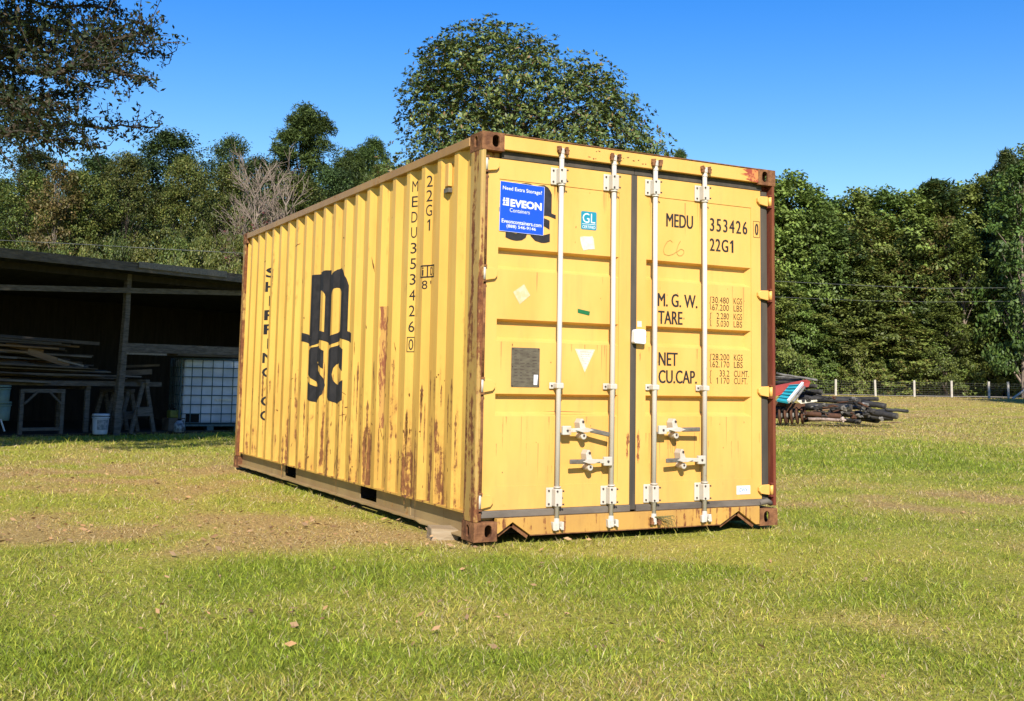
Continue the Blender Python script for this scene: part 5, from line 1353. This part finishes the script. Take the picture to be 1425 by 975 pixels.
# magnolia behind the container
def magnolia():
    D = 25.0; base = at(712, 540, D); z0 = hz(base.x, base.y); e_ = empty('magnolia_tree', (base.x, base.y, z0), YAW, 'large glossy leaved magnolia rising behind the yellow container', 'tree')
    # skyline outline in pixels -> crown surface radius by height
    out = [(30, 655, 705), (45, 590, 745), (70, 572, 800), (95, 560, 850), (120, 548, 868), (150, 543, 893), (180, 540, 915), (200, 548, 922), (230, 505, 930), (280, 470, 935), (340, 470, 940), (450, 480, 940)]
    rs = np.random.RandomState(31); cen = []
    mpx = D / FPX
    while len(cen) < 900:
        v = rs.uniform(34, 450) if rs.rand() < .4 else rs.uniform(34, 260)
        l = np.interp(v, [o[0] for o in out], [o[1] for o in out]); r = np.interp(v, [o[0] for o in out], [o[2] for o in out])
        mid = (l + r) / 2; hw = (r - l) / 2 - 5
        a_ = rs.rand() * 6.283; q = rs.rand() ** .28
        # sky-line lobes
        x = mid + hw * q * math.cos(a_); y = hw * q * math.sin(a_) * .85
        lob = [(650, 30, 60), (600, 42, 32), (735, 50, 22), (790, 74, 42), (845, 95, 40), (568, 100, 32), (690, 30, 40)]
        top = 600
        for cx, cy, rr_ in lob:
            if abs(x - cx) < rr_: top = min(top, cy + rr_ - math.sqrt(rr_ * rr_ - (x - cx) ** 2))
        env = np.interp(x, [470, 520, 545, 560, 575, 600, 640, 690, 745, 770, 800, 850, 893, 925, 940], [240, 205, 140, 100, 66, 46, 34, 30, 52, 74, 72, 98, 150, 170, 215])
        if v < env + 8: continue
        cen.append(((x - 712) * mpx, y * mpx, at(712, v, D).z - z0))
    cen = np.array(cen)
    # leaf whorls: each twig tip a rosette
    tips = []; tc_ = []
    for c_ in cen:
        for k in range(rs.randint(8, 13)):
            d = rs.normal(size=3); d /= np.linalg.norm(d); tips.append(c_ + d * rs.uniform(.15, .42)); tc_.append(d)
    tips = np.array(tips); tdir = np.array(tc_); outd = tips - np.array([0, 0, 4.0]); outd /= np.linalg.norm(outd, axis=1)[:, None]; tdir = tdir * .7 + outd + np.array([0, 0, .4]); tdir /= np.linalg.norm(tdir, axis=1)[:, None]
    nl = 9; n = len(tips) * nl; T_ = np.repeat(tips, nl, 0); Dd = np.repeat(tdir, nl, 0)
    rnd = rs.normal(size=(n, 3)); rad = rnd - Dd * (rnd * Dd).sum(1)[:, None]; rad /= np.linalg.norm(rad, axis=1)[:, None]
    ldir = rad + Dd * rs.uniform(.0, .9, n)[:, None]; ldir /= np.linalg.norm(ldir, axis=1)[:, None]
    bn = np.cross(ldir, Dd + rs.normal(size=(n, 3)) * .3); bn /= np.linalg.norm(bn, axis=1)[:, None]
    L = rs.uniform(.075, .13, n)[:, None]; base_ = T_ + ldir * .02
    fold = np.cross(bn, ldir) * L * .08
    V = np.stack([base_, base_ + ldir * L * .5 + bn * L * .2 + fold, base_ + ldir * L, base_ + ldir * L * .5 - bn * L * .2 + fold], 1).reshape(-1, 3)
    cc = colvar(rs, n, (.080, .118, .028), (.165, .185, .050), .3, .4); br_ = rs.rand(n) < .05; cc[br_] = (.20, .12, .05)
    me = bpy.data.meshes.new('crown'); np_mesh(me, V, np.arange(4 * n).reshape(-1, 4), 4); np_col(me, np.repeat(cc, 4, 0)); me.materials.append(M['magleaf'])
    o = bpy.data.objects.new('crown', me); COL.objects.link(o); o.parent = e_
    mb = limb_mesh(8.2, .26, cen[rs.permutation(len(cen))[:170]], 3, 1.0); mb.build('trunk', M['bark'], e_)
magnolia()

# big oak at the left, crown overhead outside the frame, branch ends hanging into it
def oak():
    tx, ty = CN[0] - 4.6, CN[1] + 7.8
    e_ = empty('oak_tree', (tx, ty, hz(tx, ty)), 0, 'dark oak whose leafy branches hang into the upper left', 'tree')
    o3 = np.array([tx, ty, hz(tx, ty)]); rs = np.random.RandomState(17); rn = random.Random(17)
    cen = []; kind = []
    tl = 1 / math.tan(R_(SUN_EL)); sxh, syh = -SUNV.x / math.cos(R_(SUN_EL)), -SUNV.y / math.cos(R_(SUN_EL))
    inv = SI
    def lands_in_shed(p):
        # where on the ground this point throws its shadow, in the shed's own frame
        z = p[2]; q = Vector((p[0] + sxh * tl * z, p[1] + syh * tl * z, 0)); l = inv @ q
        return l.y > -.35
    def px_of(p):
        q = (p - CN) @ MN; return 712.5 + FPX * q[0] / -q[2], 487.5 + SHY - FPX * q[1] / -q[2], -q[2]
    tries = 0
    while len(cen) < 620 and tries < 60000:
        tries += 1
        p = np.array([tx + rs.normal() * 3.6 + 1.0, ty + rs.normal() * 3.4 + 1.5, rs.uniform(4.2, 13)])
        if not lands_in_shed(p): continue  # unseen crown shaped so its shade starts at the shed front
        u, v, dp = px_of(p)
        if dp > .5 and -30 < u < 1500 and -25 < v < 1000: continue      # inside the frame: only the hanging branches below
        cen.append(p)
    # unseen clumps added towards the sun to shade the hanging branches
    k_ = 0; tries = 0
    while k_ < 420 and tries < 40000:
        tries += 1
        p = np.array(at(rs.uniform(-60, 230), rs.uniform(-60, 210), rs.uniform(10.3, 13))) + np.array(SUNV) * rs.uniform(1.5, 7)
        u, v, dp = px_of(p)
        if dp > .5 and -30 < u < 1500 and -28 < v < 1000: continue
        if not lands_in_shed(p): continue
        cen.append(p); k_ += 1
    print('OAK', k_)
    # branch ends seen in the frame
    br_px = [((-40, 30), (60, 40), (130, 55), (170, 62)), ((-30, -20), (70, 10), (150, 8), (160, 0)), ((60, 30), (130, 60), (190, 72), (240, 73)), ((130, 60), (180, 55), (205, 42), (212, 40)), ((-20, 90), (60, 100), (120, 95), (178, 92)),
             ((-30, 150), (50, 138), (100, 130), (130, 118)), ((-30, 190), (60, 170), (120, 175), (170, 178), (222, 176)), ((-30, 180), (40, 185), (90, 195), (140, 205)), ((60, 100), (110, 90), (170, 100), (200, 108)), ((-20, 60), (20, 70), (40, 60), (50, 50)), ((20, 20), (60, 70), (110, 75), (150, 85)), ((-20, 140), (30, 150), (70, 155), (110, 150)), ((-20, 110), (10, 120), (30, 150), (20, 190))]
    dens = []
    leafp = []; mb = MB()
    for bi, bp_ in enumerate(br_px):
        dd = 11.5 + rn.uniform(-1, 1.4); pts = [np.array(at(u, v, dd + .25 * i)) - o3 for i, (u, v) in enumerate(bp_)]
        # smooth
        P2 = []
        for a0, a1 in zip(pts, pts[1:]):
            for k in range(4): P2.append(a0 + (a1 - a0) * k / 4 + rs.normal(size=3) * .02)
        P2.append(pts[-1]); mb.tube([Vector(p) for p in P2], [.028 * (1 - .8 * i / len(P2)) for i in range(len(P2))], 5, False)
        for i, p in enumerate(P2):
            t_ = i / len(P2)
            for k in range(int(7 - 4 * t_)):
                d = rs.normal(size=3) * np.array([1, 1, .8]); d /= np.linalg.norm(d); L = rs.uniform(.12, .62) * (1.15 - .75 * t_)
                q = p + d * L; mb.tube([Vector(p), Vector(p + d * L * .5 + rs.normal(size=3) * .02), Vector(q)], [.007, .005, .003], 3, False)
                for f_ in np.linspace(.2, 1.0, max(4, int(L / .035))):
                    for z_ in range(2): leafp.append(p + d * L * f_ + rs.normal(size=3) * .028)
    # dense masses in the upper corner
    for u, v, ru, rv, n_ in ((70, 30, 75, 35, 1500), (15, 40, 30, 60, 900), (40, 165, 60, 32, 2000), (110, 50, 40, 25, 900), (10, 190, 30, 25, 600), (100, 205, 45, 25, 500), (150, 75, 32, 22, 420), (60, 95, 60, 30, 350)):
        for k in range(int(n_ * .24)):
            a_, r_ = rs.rand() * 6.283, rs.rand() ** .6; leafp.append(np.array(at(u + ru * r_ * math.cos(a_), v + rv * r_ * math.sin(a_), 11.5 + rs.uniform(-1.2, 1.6))) - o3)
    leafp = np.array(leafp)
    me = leaf_mesh('foliage', leafp, np.full(len(leafp), .056), rs, M['oakleaf'], colvar(rs, len(leafp), (.028, .042, .014), (.050, .034, .014), .2, .4), .45, up=.1)
    o = bpy.data.objects.new('hanging_foliage', me); COL.objects.link(o); o.parent = e_
    n = 110000; cen = np.array(cen); idx = rs.randint(0, len(cen), n); pos = cen[idx] + rs.normal(size=(n, 3)) * .42 - o3
    # keep the frame itself free of the overhead crown
    q = (pos + o3 - CN) @ MN; u = 712.5 + FPX * q[:, 0] / -q[:, 2]; v = 487.5 + SHY - FPX * q[:, 1] / -q[:, 2]
    ok = ~((q[:, 2] < -.5) & (u > -20) & (v > -8) & (v < 1000)); pos = pos[ok]
    me = leaf_mesh('crown', pos, np.full(len(pos), .17), rs, M['oakleaf'], colvar(rs, len(pos), (.040, .052, .018), (.10, .07, .03), .2), .55)
    o = bpy.data.objects.new('crown', me); COL.objects.link(o); o.parent = e_
    sel = cen[rs.permutation(len(cen))[:70]] - o3
    mt = limb_mesh(10.5, .34, sel, 8, 2.6); mt.v += []; b = len(mt.v)
    mt.v += mb.v; mt.f += [tuple(b + i for i in f) for f in mb.f]
    mt.build('trunk', M['bark'], e_)
oak()

# ------------------------------------------------------------------ cables
def cable(pts, label, r=.012):
    P2 = [at(*p) for p in pts]; o = P2[0].copy(); mb = MB(); mb.tube([p - o for p in P2], r, 4); c_ = mb.build('utility_cable', plain('cable', (.20, .21, .20), None, 5, .6), None); c_.location = o; tag(c_, label, 'cable')
cable([(-200, 322, 27), (0, 334, 27), (120, 340, 27), (240, 347, 27), (335, 352, 27), (480, 362, 27)], 'thin overhead cable crossing in front of the trees above the shed', .006)
cable([(980, 384, 84), (1080, 391, 84), (1200, 397, 84), (1300, 401, 84), (1425, 400, 84), (1600, 394, 84)], 'upper overhead cable against the far woodland', .012)
cable([(980, 408, 84), (1080, 413, 84), (1200, 418, 84), (1300, 420, 84), (1425, 419, 84), (1600, 412, 84)], 'lower overhead cable against the far woodland', .009)
